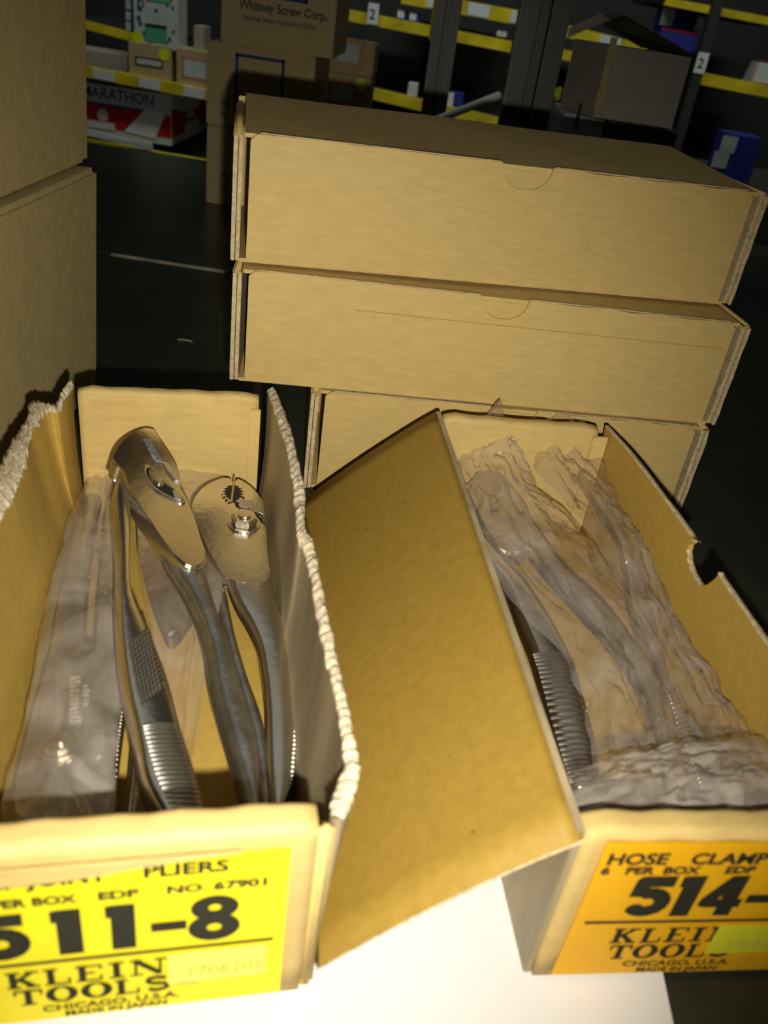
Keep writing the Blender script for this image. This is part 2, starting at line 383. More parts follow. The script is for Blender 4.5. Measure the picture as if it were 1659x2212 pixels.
def torn_wall(parent, inv, base0, base1, rim_in, rim_out, zin, zout, m_in, seed, inward, thick=.0028, curl=.0012):
    """side wall ruled from its base line to a torn rim; rim_in/out are pixel traces turned to points at heights zin/zout"""
    ri = spl([inv @ atz(*p, zin(i) if callable(zin) else zin) for i, p in enumerate(rim_in)], 6)
    ro = spl([inv @ atz(*p, zout(i) if callable(zout) else zout) for i, p in enumerate(rim_out)], 6)
    n = len(ri)
    rnd = random.Random(seed); rows_i = []; rows_o = []; top = []
    for i in range(n):
        f = (ri[i].y-ri[0].y)/(ri[-1].y-ri[0].y); f = max(0, min(1, f))
        b = base0.lerp(base1, f); b.y = ri[i].y; b.y = max(0, min(AL, b.y))
        jit = Vector((0, 0, (rnd.random()-.5)*.0016))
        a, o = ri[i]+jit, ro[i]+jit
        rows_i.append([b+(a-b)*(j/8)+inward*(-.0015*math.sin(math.pi*j/8)) for j in range(9)])
        bo = b-inward*thick
        rows_o.append([bo+(o-bo)*(j/8) for j in range(9)])
        # ragged core between the plies
        row = []
        for j in range(7):
            g = j/6; P = a.lerp(o, g)
            nz = noise.noise(P*700+Vector((seed, 0, 0)))*.0011+noise.noise(P*260)*.0012
            P = P+Vector((0, 0, nz*math.sin(math.pi*g)+.0007*math.sin(math.pi*g)))+inward*(-nz*.5)
            row.append(P)
        top.append(row)
    bm = bmesh.new(); addgrid(bm, rows_i); addgrid(bm, rows_o)
    for R in (0, -1): addgrid(bm, [rows_i[R], rows_o[R]])
    addgrid(bm, [[r[0] for r in rows_i], [r[0] for r in rows_o]])
    bmesh.ops.remove_doubles(bm, verts=bm.verts[:], dist=1e-6)
    w = fin('side_panel', bm, m_in, parent, True)
    bm = bmesh.new()
    # refine the rim along its length so the flutes read
    dense = []
    for i in range(len(top)-1):
        for k in range(3):
            q = k/3; row = [top[i][j].lerp(top[i+1][j], q) for j in range(7)]
            ph = (i*3+k)
            dense.append([p+Vector((0, 0, .0006*math.sin(ph*1.7)*(1 if 0 < j < 6 else 0))) for j, p in enumerate(row)])
    dense.append(top[-1]); addgrid(bm, dense)
    for r0 in (0, 6):
        addgrid(bm, [[r[r0] for r in dense], [r[r0]-Vector((0, 0, .0012)) for r in dense]])
    bmesh.ops.remove_doubles(bm, verts=bm.verts[:], dist=1e-6)
    tag(fin('torn_edge', bm, torn, w, True), 'ragged torn rim showing the fluted core')
    return w
rr_out = [(592, 838), (612, 880), (634, 950), (650, 1020), (660, 1075), (659, 1140), (677, 1175), (690, 1235), (708, 1330), (728, 1420), (748, 1505), (766, 1600), (776, 1650), (766, 1720), (742, 1768)]
rr_in = [(577, 842), (596, 895), (616, 962), (631, 1035), (636, 1080), (641, 1160), (655, 1185), (672, 1250), (686, 1340), (703, 1428), (724, 1515), (737, 1600), (741, 1655), (722, 1715), (714, 1760)]
torn_wall(A, MAi, Vector((AW-.0032, AL-.004, .001)), Vector((AW-.0032, .002, .001)), rr_in, rr_out, .0676, .0676, kraft_grey, 3, Vector((-1, 0, 0)))
rl_out = [(150, 826), (134, 848), (125, 866), (118, 875), (100, 874), (84, 868), (64, 872), (60, 895), (45, 925), (22, 962), (0, 1005), (-45, 1095), (-95, 1230), (-150, 1430), (-190, 1620), (-225, 1840)]
rl_in = [(158, 832), (146, 856), (132, 880), (122, 888), (112, 886), (95, 894), (82, 915), (66, 940), (60, 985), (48, 1025), (30, 1070), (4, 1118), (-50, 1240), (-100, 1440), (-135, 1620), (-165, 1840)]
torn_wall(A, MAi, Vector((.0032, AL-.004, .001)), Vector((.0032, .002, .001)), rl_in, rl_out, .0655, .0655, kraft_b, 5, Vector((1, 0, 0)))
# folded corner strip beside the front panel
box('corner_strip', (AW-.0040, .0004, .0006), (AW-.0003, .004, AH-.0022), kraft, A, .0011, True)

def label_sheet(panel, pts, m, th=.00016):
    return tag(prism('label', [Vector((a, -.0009, b)) for a, b in pts], (0, -th, 0), m, panel), 'printed paper label')
def TM(u, z, d=.0014, yb=0): return Matrix.Translation((u, yb-d, z)) @ Matrix.Rotation(math.pi/2, 4, 'X')
def print_label(panel, m, du, title, titlez, second, secz, figures, sticker, stick_m, stick_no, left):
    mm = .001
    top = [(75.2, 63.5), (60, 63.3), (48, 62.2), (38, 60.0), (26, 57.5), (12, 57.0), (left, 56.8)] if du == 0 else [(86, 61.8), (left, 61.8)]
    bot = [(left, 2.4), (76.3 if du == 0 else 86, 2.4)]
    label_sheet(panel, [(a*mm, b*mm) for a, b in bot+top], m)
    for s, u, sz, sx in title: text('lettering', s, sz*mm, ink, panel, TM(u*mm, titlez*mm), sx, .00022)
    for s, u, sz, sx in second: text('lettering', s, sz*mm, ink, panel, TM(u*mm, secz*mm), sx, .00018)
    heavy('numerals', [(c, u*mm, 30.8*mm, sx*mm, 17.6*mm, False) for c, u, sx in figures], ink, panel, TM(0, 0))
    box('rule_line', ((9.5 if du == 0 else 10.5)*mm, -.00135, 27.6*mm), ((73 if du == 0 else 78)*mm, -.0010, 28.4*mm), ink, panel)
    k = [('K', 10.5, 7.9), ('L', 18.9, 7.4), ('E', 26.0, 7.6), ('I', 33.0, 8.5), ('N', 38.6, 9.6)]
    o = [('T', 11.5, 7.8), ('O', 18.6, 8.6), ('O', 26.7, 8.6), ('L', 34.8, 7.2), ('S', 41.0, 9.6)]
    heavy('lettering', [(c, (u+du)*mm, 18.4*mm, sx*mm, 6.8*mm, True) for c, u, sx in k]+[(c, (u+du)*mm, 10.6*mm, sx*mm, 6.6*mm, True) for c, u, sx in o], ink, panel, TM(0, 0))
    box('rule_line', ((50+du)*mm, -.00135, 12.2*mm), ((55+du)*mm, -.0010, 12.8*mm), ink, panel)
    text('lettering', 'CHICAGO, U.S.A.', 3.6*mm, ink, panel, TM((17.5+du)*mm, 6.6*mm), 1.2, .00008)
    text('lettering', 'MADE IN JAPAN', 2.9*mm, ink, panel, TM((22.5+du)*mm, 3.6*mm), 1.2, .00008)
    a, b, c, d = sticker
    prism('price_sticker', [Vector((x*mm, -.0016, z*mm)) for x, z in ((a, b), (c, b+.3), (c, d-1.2), (c-1.2, d), (a, d-.2))], (0, -.0002, 0), stick_m, panel)
    text('lettering', stick_no, 5.6*mm, ink_f, panel, TM((a+4)*mm, (b+3.2)*mm, .0020), 1.0)
print_label(Afront, lab_y, 0,
            [('SLIP-JOINT', 6.5, 6.0, 1.0), ('PLIERS', 42.5, 6.0, 1.12)], 57.6,
            [('6 PER BOX', 7.0, 4.2, 1.05), ('EDP', 32.6, 4.2, 1.2), ('NO.', 47.5, 4.2, 1.2), ('67901', 58.0, 4.2, 1.25)], 50.8,
            [('5', 5.5, 17), ('1', 20, 17.5), ('1', 31.8, 17.5), ('-', 42.2, 17), ('8', 52.4, 17.5)],
            (47.6, 13.4, 71.8, 26.8), stick_p, '1706205', 3.5)

prism('curled_ply', [Vector((a*.001, -.0016, b*.001)) for a, b in ((.5, 65), (.5, 58.8), (12, 59.0), (24, 59.4), (34, 60.4), (42, 62.0), (54, 63.6), (64, 64.4), (64, 65))], (0, -.0004, 0), kraft, A, .0001, 1)
# ---- right tray (B)
BX, BY, BYAW, BL, BW, BH = .059, .1352, .1764, .2373, .0893, .0638
MB = frame(BX, BY, BYAW); MBi = MB.inverted()
B = thing('open_tray', 'open kraft box with amber label, its lid folded out to the left', 'box', MB)
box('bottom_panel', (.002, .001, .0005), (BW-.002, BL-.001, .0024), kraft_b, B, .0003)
Bfront = rolled('front_panel', .0024, BW, 0, .0085, BH, kraft, B, .0028)
Bback = rolled('back_panel', .0034, BW-.008, BL-.0068, BL, BH, kraft, B, .0026, .0006)
box('corner_flap', (BW-.0105, BL-.0082, .003), (BW-.0028, BL-.0066, BH-.0045), kraft, B, .0004)
box('side_panel', (0, .0008, .0006), (.0022, BL-.0005, BH-.0006), kraft_grey, B, .0003)
pts = [(.002, .0008), (BL-.002, .0008), (BL-.001, .004), (BL-.001, .058), (BL+.0006, .0615), (.20, .0645), (.1345, .0655)]
pts += [(.1335, .0652), (.1322, .0645), (.1338, .0620), (.1333, .0590), (.1300, .0562), (.1250, .0545), (.1195, .0541), (.1155, .0549), (.1130, .0578), (.1108, .0618), (.1092, .0655)]
pts += [(.1075, .0652), (.078, .0648), (.03, .0643), (.002, .0636)]
Bs = prism('side_panel', [Vector((BW-.0004, v, z)) for v, z in pts], (-.0021, 0, 0), kraft_b, B, .0002, 1)
bm = bmesh.new(); rim = pts[4:-1]
rows = []
P3 = spl([Vector((BW-.0015, v, z)) for v, z in rim], 4)
for i, p in enumerate(P3):
    w = .0011+.00015*math.sin(i*1.9)
    rows.append([p+Vector((-w, 0, -.0002)), p+Vector((-w*.8, 0, .0005+.00012*math.sin(i*2.7))), p+Vector((w*.8, 0, .0005+.00012*math.sin(i*2.7+1))), p+Vector((w, 0, -.0002))])
addgrid(bm, rows); fin('cut_edge', bm, edge, Bs, True)
# lid folded down to the left
flu, flz = -.0585, .010
g = bmesh.new(); rows = []; N = 14
for i in range(N+1):
    f = i/N
    row = []
    for j in range(21):
        v = -.0010+(BL+.001)*j/20
        u = .0010+(flu-.001)*f; z = (BH)+(flz-BH)*f
        z += .0022*math.sin(math.pi*f)*(.4+.6*(1-j/20)); u += -.0006*math.sin(math.pi*f)
        if f < .12: z -= .0006*(1-f/.12)
        row.append(Vector((u, v, z)))
    rows.append(row)
nn = Vector((.62, 0, -.8)).normalized()*.0017*-1
low = [[p+Vector((-.0010, 0, -.0014)) for p in r] for r in rows]
addgrid(g, rows); addgrid(g, low)
for R in (0, -1): addgrid(g, [rows[R], low[R]])
addgrid(g, [[r[0] for r in rows], [r[0] for r in low]]); addgrid(g, [[r[-1] for r in rows], [r[-1] for r in low]])
bmesh.ops.remove_doubles(g, verts=g.verts[:], dist=1e-6)
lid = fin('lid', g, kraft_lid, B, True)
g = bmesh.new(); addgrid(g, [[r[0]+Vector((-.0002, -.0004, .0003)) for r in rows], [r[0]+Vector((-.0010, -.0009, -.0008)) for r in rows], [r[0]+Vector((-.0012, -.0002, -.0018)) for r in rows]])
fin('lid_edge', g, edge, lid, True)
print_label(Bfront, lab_o, 9.5,
            [('HOSE', 9.0, 6.2, 1.05), ('CLAMP', 31.5, 6.2, 1.08), ('PLIERS', 59.5, 6.2, 1.05)], 53.4,
            [('6', 8.6, 4.1, 1.2), ('PER', 15.2, 4.1, 1.15), ('BOX', 25.4, 4.1, 1.15), ('EDP', 42.5, 4.1, 1.15), ('NO.', 57, 4.1, 1.15)], 49.4,
            [('5', 19.4, 17.5), ('1', 30, 17.5), ('4', 39.5, 17.5), ('-', 51.5, 17.5), ('8', 62.5, 17.5)],
            (50, 12.8, 76, 26.4), stick_g, '196305', 7.3)

# ================================================================= PLIERS
def plane3(a, b, c):
    """plane through three (px, py, z) points, normal up"""
    p, q, r = (atz(*t) for t in (a, b, c)); n = (q-p).cross(r-p).normalized()
    if n.z < 0: n = -n
    return (p, n)
def bolt(parent, px, pl, r, hgt, lift=0, m=None, hexa=True):
    o, nn = pl; c = atp(*px, pl)+nn*lift; ax = nn.orthogonal().normalized(); bx = nn.cross(ax)
    w = prism('washer', cyl_pts(c, ax, bx, r*1.25, 28), nn*.0008, m or chrome, parent, .0003, 2, False)
    prism('nut' if hexa else 'rivet', cyl_pts(c+nn*.0008, ax, bx, r, 6 if hexa else 24, .3), nn*hgt, m or chrome, parent, .0006, 2, False)
    prism('bolt_end', cyl_pts(c+nn*(hgt+.0006), ax, bx, r*.5, 20), nn*.0012, m or chrome, parent, .0004, 2, False)
def ribs(name, Lp, Rp, pl, m, parent, count, lift, rad=.0006, k=5, slant=0):
    o, nn = pl
    Lw = spl([atp(*q, pl) for q in Lp], k); Rw = spl([atp(*q, pl) for q in Rp], k); bm = bmesh.new(); n = len(Lw)-1
    for i in range(count):
        f = (i+.5)/count*n; a_ = min(int(f), n-1); t = f-a_
        a = Lw[a_].lerp(Lw[a_+1], t); b = Rw[a_].lerp(Rw[a_+1], t)
        d = (Lw[a_+1]-Lw[a_]).normalized()
        a = a-d*slant; b = b+d*slant
        rows = []
        for q in range(7):
            g = q/6; c = a.lerp(b, g)+nn*(lift-(abs(g-.5)*2)**4*.0006)
            rows.append([c+d*(rad*math.cos(z))+nn*(rad*math.sin(z)) for z in (0, .8, 1.57, 2.34, 3.14)])
        addgrid(bm, rows)
    return tag(fin(name, bm, m, parent, True), kind='stuff')
def teeth(name, pa, pb, pl, m, parent, count, w, hgt, lift):
    o, nn = pl; a, b = atp(*pa, pl)+nn*lift, atp(*pb, pl)+nn*lift; d = (b-a)/count; s = d.normalized().cross(nn)*w; bm = bmesh.new()
    for i in range(count):
        p = a+d*i
        rows = [[p, p+d*.5+nn*hgt, p+d], [p+s, p+s+d*.5+nn*hgt, p+s+d]]; addgrid(bm, rows)
    return tag(fin(name, bm, m, parent), kind='stuff')

# -- pliers 2 (right, flat, nut visible)
P2pl = plane3((501, 1031, .034), (600, 1735, .019), (415, 1090, .0325))
P2 = thing('slip_joint_pliers', 'bare chrome slip joint pliers lying flat at right in the torn tray, hexagonal nut showing', 'pliers', Matrix.Identity(4), 'slip joint pliers in the torn tray')
front = [(501, 1031), (470, 1036), (440, 1052), (420, 1076), (415, 1093), (418, 1112), (430, 1142), (446, 1180), (466, 1215), (487, 1246), (515, 1262), (560, 1262), (584, 1252), (578, 1200), (575, 1150), (570, 1128), (545, 1115), (515, 1098), (500, 1088), (498, 1070)]
plate('front_jaw', front, P2pl, .0062, chrome, P2, .0012)
jaw2 = [(511, 1032), (530, 1040), (548, 1054), (566, 1076), (570, 1090), (571, 1120), (556, 1110), (520, 1090), (505, 1080), (504, 1060)]
plate('rear_jaw', jaw2, P2pl, .0075, chrome, P2, .0010, .0006)
bar('right_handle', [(487, 1235), (508, 1290), (538, 1342), (558, 1390), (568, 1443), (575, 1500), (578, 1560), (580, 1620), (584, 1680), (590, 1740)],
    [(582, 1225), (597, 1290), (614, 1337), (629, 1395), (638, 1467), (641, 1520), (641, 1570), (640, 1620), (632, 1684), (612, 1738)], P2pl, .0085, chrome, P2, 5)
bar('left_handle', [(432, 1140), (446, 1200), (462, 1260), (478, 1320), (492, 1380), (508, 1440), (524, 1500), (540, 1560), (556, 1630), (566, 1700), (572, 1742)],
    [(470, 1190), (490, 1245), (500, 1290), (512, 1345), (528, 1400), (544, 1450), (562, 1495), (577, 1545), (588, 1620), (592, 1690), (592, 1742)], P2pl, .0095, chrome_d, P2, 2.6, drop=.0052)
plate('serrated_shoulder', [(515, 1082), (541, 1086), (568, 1094), (569, 1117), (545, 1108), (516, 1098)], P2pl, .002, chrome_b, P2, .0004, curve=False, lift=.0016)
g = plate('jaw_gullet', [(500, 1050), (515, 1050), (523, 1064), (524, 1076), (518, 1086), (500, 1084), (488, 1076), (484, 1064), (489, 1054)], P2pl, .001, hole_m, P2, 0, lift=.0003)
bm = bmesh.new(); o_, nn_ = P2pl
gc = [(494, 1050), (487, 1055), (484, 1061), (483, 1067), (485, 1073), (490, 1079), (496, 1084)]; gd = [(512, 1050), (519, 1055), (523, 1061), (524, 1067), (524, 1073), (519, 1080), (513, 1085)]
for side, s in ((gc, 1), (gd, -1)):
    for a in side:
        p = [atp(a[0]-4*s, a[1]-3.2, P2pl), atp(a[0]-4*s, a[1]+3.2, P2pl), atp(a[0]+5*s, a[1]+.5, P2pl)]
        add_prism(bm, [x+nn_*.0002 for x in p], nn_*.0005)
tag(fin('jaw_teeth', bm, chrome, P2), kind='stuff')
prism('jaw_slot', [atp(x, y, P2pl)+nn_*.0004 for x, y in ((504.5, 1030), (508.5, 1030), (502, 1084), (498, 1084))], -nn_*.0008, kraft_b, P2)
bolt(P2, (527, 1131), P2pl, .0056, .0036)
ribs('grip_ribs', [(630, 1500), (632, 1560), (629, 1620), (620, 1680), (604, 1730)], [(643, 1500), (644, 1560), (642, 1620), (634, 1684), (615, 1732)], P2pl, chrome, P2, 26, -.0005, .0006)

# -- pliers 1 (upper, leaning, slot and ring visible)
P1pl = plane3((323, 925, .057), (560, 1745, .034), (250, 1010, .0580))
P1 = thing('slip_joint_pliers', 'bare chrome slip joint pliers on top of the pile, ribbed grip facing up', 'pliers', Matrix.Identity(4), 'slip joint pliers in the torn tray')
head1 = [(323, 923), (300, 929), (275, 945), (256, 965), (246, 985), (244, 996), (252, 1003), (264, 1008), (270, 1022), (278, 1046), (300, 1085), (330, 1130), (360, 1175), (400, 1220), (436, 1222), (446, 1200), (434, 1165), (419, 1115), (400, 1072), (386, 1048), (388, 1030), (384, 1012), (366, 980), (346, 950), (333, 928)]
plate('front_jaw', head1, P1pl, .0085, chrome, P1, .0018)
bar('right_handle', [(345, 1150), (376, 1205), (405, 1250), (430, 1300), (448, 1346), (460, 1395), (468, 1450), (482, 1510), (506, 1588), (532, 1670), (548, 1747)],
    [(430, 1140), (446, 1195), (462, 1245), (478, 1300), (494, 1346), (512, 1395), (528, 1450), (545, 1510), (566, 1588), (572, 1670), (570, 1747)], P1pl, .0100, chrome_d, P1, 2.4, drop=.002)
bar('left_handle', [(262, 1010), (255, 1050), (260, 1110), (266, 1180), (265, 1260), (267, 1330), (273, 1400), (284, 1470), (299, 1530), (311, 1590), (322, 1650), (342, 1700), (372, 1752)],
    [(282, 1020), (290, 1060), (291, 1120), (289, 1180), (293, 1250), (318, 1310), (348, 1380), (376, 1450), (398, 1530), (415, 1590), (436, 1650), (452, 1710), (462, 1757)], P1pl, .0095, chrome, P1, 5, drop=.004)
ribs('grip_ribs', [(318, 1545), (328, 1590), (342, 1640), (364, 1695), (392, 1750)], [(392, 1545), (408, 1590), (426, 1640), (442, 1695), (456, 1750)], P1pl, chrome, P1, 21, -.0038, .0006)
bm = bmesh.new()
for i in range(13):
    f = i/12; a = atp(288+25*f, 1372+120*f, P1pl); b = atp(326+34*f, 1340+110*f, P1pl); off = P1pl[1]*(-.0038)
    d = (b-a).normalized(); e_ = P1pl[1].cross(d)*.0006
    rows = [[a+off-e_, a+off+P1pl[1]*.0006, a+off+e_], [b+off-e_, b+off+P1pl[1]*.0006, b+off+e_]]; addgrid(bm, rows)
for i in range(6):
    f = i/5; a = atp(290+32*f, 1366-22*f, P1pl); b = atp(318+36*f, 1500-26*f, P1pl); off = P1pl[1]*(-.0037)
    d = (b-a).normalized(); e_ = P1pl[1].cross(d)*.0005
    rows = [[a+off-e_, a+off+P1pl[1]*.0005, a+off+e_], [b+off-e_, b+off+P1pl[1]*.0005, b+off+e_]]; addgrid(bm, rows)
tag(fin('cross_hatching', bm, chrome, P1, True), kind='stuff')
def loopring(name, px, w, pl, m, parent, lift, r=.0009):
    o, nn = pl; c = [atp(*q, pl)+nn*lift for q in px]; c = splc(c, 4); n = len(c); rows = []
    for i in range(n+1):
        p = c[i % n]; d = (c[(i+1) % n]-c[i-1]).normalized(); s = d.cross(nn)
        rows.append([p+s*(w*math.cos(t*math.pi/4))+nn*(r*math.sin(t*math.pi/4)) for t in range(8)])
    bm = bmesh.new(); addgrid(bm, rows, True); return fin(name, bm, m, parent, True)
slotpx = [(313, 1010), (322, 1008), (340, 1024), (362, 1048), (384, 1064), (395, 1078), (394, 1088), (382, 1084), (362, 1074), (338, 1060), (320, 1040), (311, 1022)]
plate('adjusting_slot', slotpx, P1pl, .0006, hole_m, P1, 0, lift=.0002)
loopring('slot_rim', slotpx, .0009, P1pl, chrome, P1, .0002, .0006)
plate('pivot_bolt', [(322, 1016), (336, 1020), (350, 1036), (352, 1050), (340, 1050), (324, 1036)], P1pl, .0025, chrome, P1, .0008, lift=.0012)
plate('pivot_flat', [(372, 1062), (384, 1064), (393, 1078), (390, 1086), (376, 1080)], P1pl, .0018, chrome_b, P1, .0005, lift=.0012)
teeth('jaw_teeth', (324, 952), (350, 1000), P1pl, chrome_d, P1, 12, .0036, .0011, .0001)
plate('jaw_face', [(350, 1000), (362, 1002), (388, 1030), (386, 1045), (376, 1040), (360, 1022)], P1pl, .002, chrome_b, P1, .0005, lift=.0010, curve=False)

# -- pliers 3 (in hazy bag at left, head towards the front)
P3pl = plane3((215, 1060, .016), (130, 1760, .031), (60, 1600, .0275))
P3 = thing('slip_joint_pliers', 'bagged slip joint pliers at left of the torn tray, round rivet showing through hazy film', 'pliers', Matrix.Identity(4), 'slip joint pliers in the torn tray')
plate('jaw_body', [(120, 1395), (190, 1380), (256, 1420), (250, 1480), (240, 1560), (240, 1640), (232, 1720), (230, 1800), (150, 1830), (60, 1810), (30, 1720), (50, 1620), (82, 1500)], P3pl, .009, chrome_d, P3, .0022)
bar('left_handle', [(190, 1040), (168, 1100), (145, 1180), (125, 1270), (112, 1350), (100, 1430)], [(222, 1035), (210, 1100), (196, 1180), (186, 1270), (182, 1350), (185, 1430)], P3pl, .009, chrome_d, P3, 3)
bar('right_handle', [(228, 1040), (222, 1100), (214, 1180), (206, 1270), (200, 1350), (196, 1430)], [(252, 1045), (258, 1100), (262, 1180), (264, 1270), (264, 1350), (262, 1430)], P3pl, .009, chrome_d, P3, 3, drop=.002)
bolt(P3, (131, 1612), P3pl, .0052, .0016, 0, chrome, False)
plate('jaw_notch', [(205, 1585), (224, 1590), (226, 1625), (214, 1640), (196, 1630)], P3pl, .002, chrome_b, P3, .0004, lift=.0008)
bm = bmesh.new(); r_ = random.Random(2)
for i in range(11):
    for dx, ln in ((0, 24), (30, 16)):
        if dx and (i < 2 or i > 6): continue
        y = 1465+i*9.5; a = atp(150+dx, y, P3pl); b = atp(150+dx+ln*(.5+.5*r_.random()), y-3, P3pl)
        d = (b-a).normalized(); e_ = P3pl[1].cross(d)*.00035; n_ = P3pl[1]
        add_prism(bm, [a-e_+n_*.0001, b-e_+n_*.0001, b+e_+n_*.0001, a+e_+n_*.0001], n_*.0004)
tag(fin('stamped_marks', bm, chrome_b, P3), kind='stuff')

# -- pliers 4 (mostly hidden under the others, in film)
P4pl = plane3((350, 1120, .022), (270, 1740, .014), (420, 1250, .0215))
P4 = thing('slip_joint_pliers', 'mostly hidden slip joint pliers under the bare pairs, narrow toothed handle showing', 'pliers', Matrix.Identity(4), 'slip joint pliers in the torn tray')
plate('jaw_body', [(300, 1085), (330, 1090), (360, 1160), (410, 1225), (440, 1262), (418, 1300), (388, 1345), (362, 1372), (340, 1330), (318, 1270), (298, 1180)], P4pl, .009, chrome_d, P4, .002)
bar('left_handle', [(262, 1440), (254, 1500), (246, 1570), (240, 1650), (237, 1720), (236, 1785)], [(276, 1445), (272, 1500), (262, 1570), (252, 1650), (247, 1720), (246, 1785)], P4pl, .007, chrome, P4, 2.4)
bar('right_handle', [(300, 1380), (292, 1450), (286, 1530), (279, 1610), (270, 1700), (258, 1785)], [(330, 1380), (318, 1450), (308, 1530), (306, 1610), (300, 1700), (288, 1785)], P4pl, .008, chrome, P4, 2.6)
ribs('grip_ribs', [(264, 1470), (256, 1550), (249, 1640), (243, 1770)], [(277, 1472), (266, 1550), (256, 1640), (250, 1770)], P4pl, chrome, P4, 32, .0004, .0005)

# -- hose clamp pliers in the right tray
P5pl = plane3((1060, 1030, .036), (1250, 1660, .024), (1135, 1075, .0355))
P5 = thing('hose_clamp_pliers', 'bagged hose clamp pliers at left of the amber labelled tray, dark ribbed grip showing', 'pliers', Matrix.Identity(4), 'hose clamp pliers in the amber labelled tray')
plate('jaw_body', [(1012, 1040), (1034, 1018), (1062, 1012), (1090, 1032), (1114, 1062), (1140, 1100), (1152, 1135), (1150, 1168), (1118, 1192), (1088, 1190), (1058, 1150), (1034, 1105), (1018, 1070)], P5pl, .009, satin, P5, .002)
plate('jaw_block', [(1056, 1072), (1076, 1070), (1078, 1104), (1060, 1108)], P5pl, .003, chrome_d, P5, .0004, lift=.0014, curve=False)
plate('serrated_jaw', [(1104, 1074), (1114, 1078), (1128, 1100), (1134, 1108), (1124, 1112), (1110, 1092)], P5pl, .002, chrome_b, P5, .0004, lift=.0012, curve=False)
bar('left_handle', [(1004, 1081), (1014, 1125), (1026, 1161), (1057, 1214), (1093, 1262), (1116, 1320), (1138, 1370), (1160, 1430), (1180, 1510), (1202, 1590), (1222, 1650), (1240, 1700)],
    [(1022, 1085), (1036, 1130), (1058, 1165), (1100, 1212), (1146, 1262), (1186, 1320), (1216, 1370), (1246, 1430), (1270, 1510), (1290, 1590), (1298, 1650), (1296, 1700)], P5pl, .0105, chrome, P5, 3)
bar('right_handle', [(1105, 1130), (1137, 1170), (1171, 1214), (1210, 1258), (1251, 1303), (1292, 1348), (1335, 1398), (1368, 1450), (1400, 1520), (1420, 1600), (1432, 1680), (1440, 1740)],
    [(1150, 1116), (1176, 1150), (1206, 1197), (1245, 1239), (1293, 1280), (1332, 1322), (1370, 1375), (1410, 1435), (1440, 1510), (1468, 1600), (1484, 1680), (1492, 1740)], P5pl, .0095, satin, P5, 2.6)
ribs('grip_ribs', [(1150, 1410), (1164, 1450), (1180, 1510), (1202, 1590), (1220, 1650), (1232, 1690)], [(1226, 1410), (1246, 1450), (1262, 1510), (1284, 1590), (1292, 1650), (1294, 1690)], P5pl, chrome, P5, 27, .0000, .0007)
o_, nn_ = P5pl; c = atp(1002, 1048, P5pl)-nn_*.006; ax = nn_.orthogonal().normalized(); bx = nn_.cross(ax)
bm = bmesh.new(); bmesh.ops.create_uvsphere(bm, u_segments=24, v_segments=14, radius=.0058, matrix=Matrix.Translation(c)); fin('pivot_ball', bm, chrome, P5, True)
P6pl = plane3((1255, 1022, .040), (1540, 1745, .020), (1373, 1200, .0345))
P6 = thing('hose_clamp_pliers', 'bagged hose clamp pliers near the notched wall, thin pale jaw and grey grip', 'pliers', Matrix.Identity(4), 'hose clamp pliers in the amber labelled tray')
nL = [(1250, 1018), (1271, 1056), (1301, 1098), (1327, 1140), (1343, 1178), (1350, 1214)]; nR = [(1258, 1016), (1284, 1050), (1316, 1090), (1342, 1130), (1362, 1170), (1376, 1206)]
bar('jaw', nL, nR, P6pl, .007, satin, P6, 3.4)
bar('left_handle', [(1349, 1206), (1357, 1250), (1364, 1300), (1380, 1360), (1404, 1415), (1428, 1471), (1450, 1530), (1475, 1599), (1497, 1663), (1520, 1745)],
    [(1377, 1202), (1398, 1240), (1410, 1290), (1424, 1345), (1440, 1415), (1454, 1475), (1478, 1530), (1503, 1599), (1529, 1663), (1560, 1745)], P6pl, .0095, chrome_d, P6, 3)
bar('right_handle', [(1480, 1540), (1508, 1590), (1530, 1640), (1552, 1690), (1572, 1745)], [(1498, 1535), (1534, 1590), (1564, 1640), (1592, 1690), (1616, 1745)], P6pl, .009, satin, P6, 2.6, drop=.001)
ribs('grip_ribs', [(1444, 1500), (1462, 1560), (1486, 1625), (1510, 1690), (1526, 1740)], [(1462, 1495), (1486, 1555), (1512, 1620), (1536, 1685), (1552, 1735)], P6pl, chrome, P6, 26, .0001, .0006)

# ================================================================= PLASTIC BAGS
def bag(name, label, L_, R_, zs, puff, seed, m, amp=.0022, cols=34, k=9, flat=.3, group=None, wsc=1.0):
    """thin closed film sleeve: edges as pixel rows at heights zs, upper layer puffed and creased"""
    Lw = spl([atz(*p, z) for p, z in zip(L_, zs)], k); Rw = spl([atz(*p, z) for p, z in zip(R_, zs)], k); rows = []; lows = []
    sd = Vector((seed*3.1, seed*1.7, 0))
    for i, (a, b) in enumerate(zip(Lw, Rw)):
        r = []; lo = []
        for j in range(cols+1):
            g = j/cols; P = a.lerp(b, g); e = math.sin(math.pi*g)**.5
            q = Vector((g*3.2*wsc, i/len(Lw)*6*wsc, 0)); q = q+Vector((noise.noise(q*.7+sd), noise.noise(q*.7-sd), 0))*.8
            n1 = 1-abs(noise.noise(q+sd))*2.6; n2 = max(0, 1-abs(noise.noise(q*2.1+sd*2))*5)
            dz = puff*e+amp*e*(n1*.8+n2*.45)
            sx = noise.noise(P*90+sd*3)*amp*.6
            r.append(P+Vector((sx, sx*.5, dz))); lo.append(P+Vector((sx*.5, 0, -flat*puff*e)))
        rows.append(r); lows.append(lo)
    bm = bmesh.new(); addgrid(bm, rows)
    o = fin(name, bm, m, None, True); return tag(o, label, 'plastic bag', group)
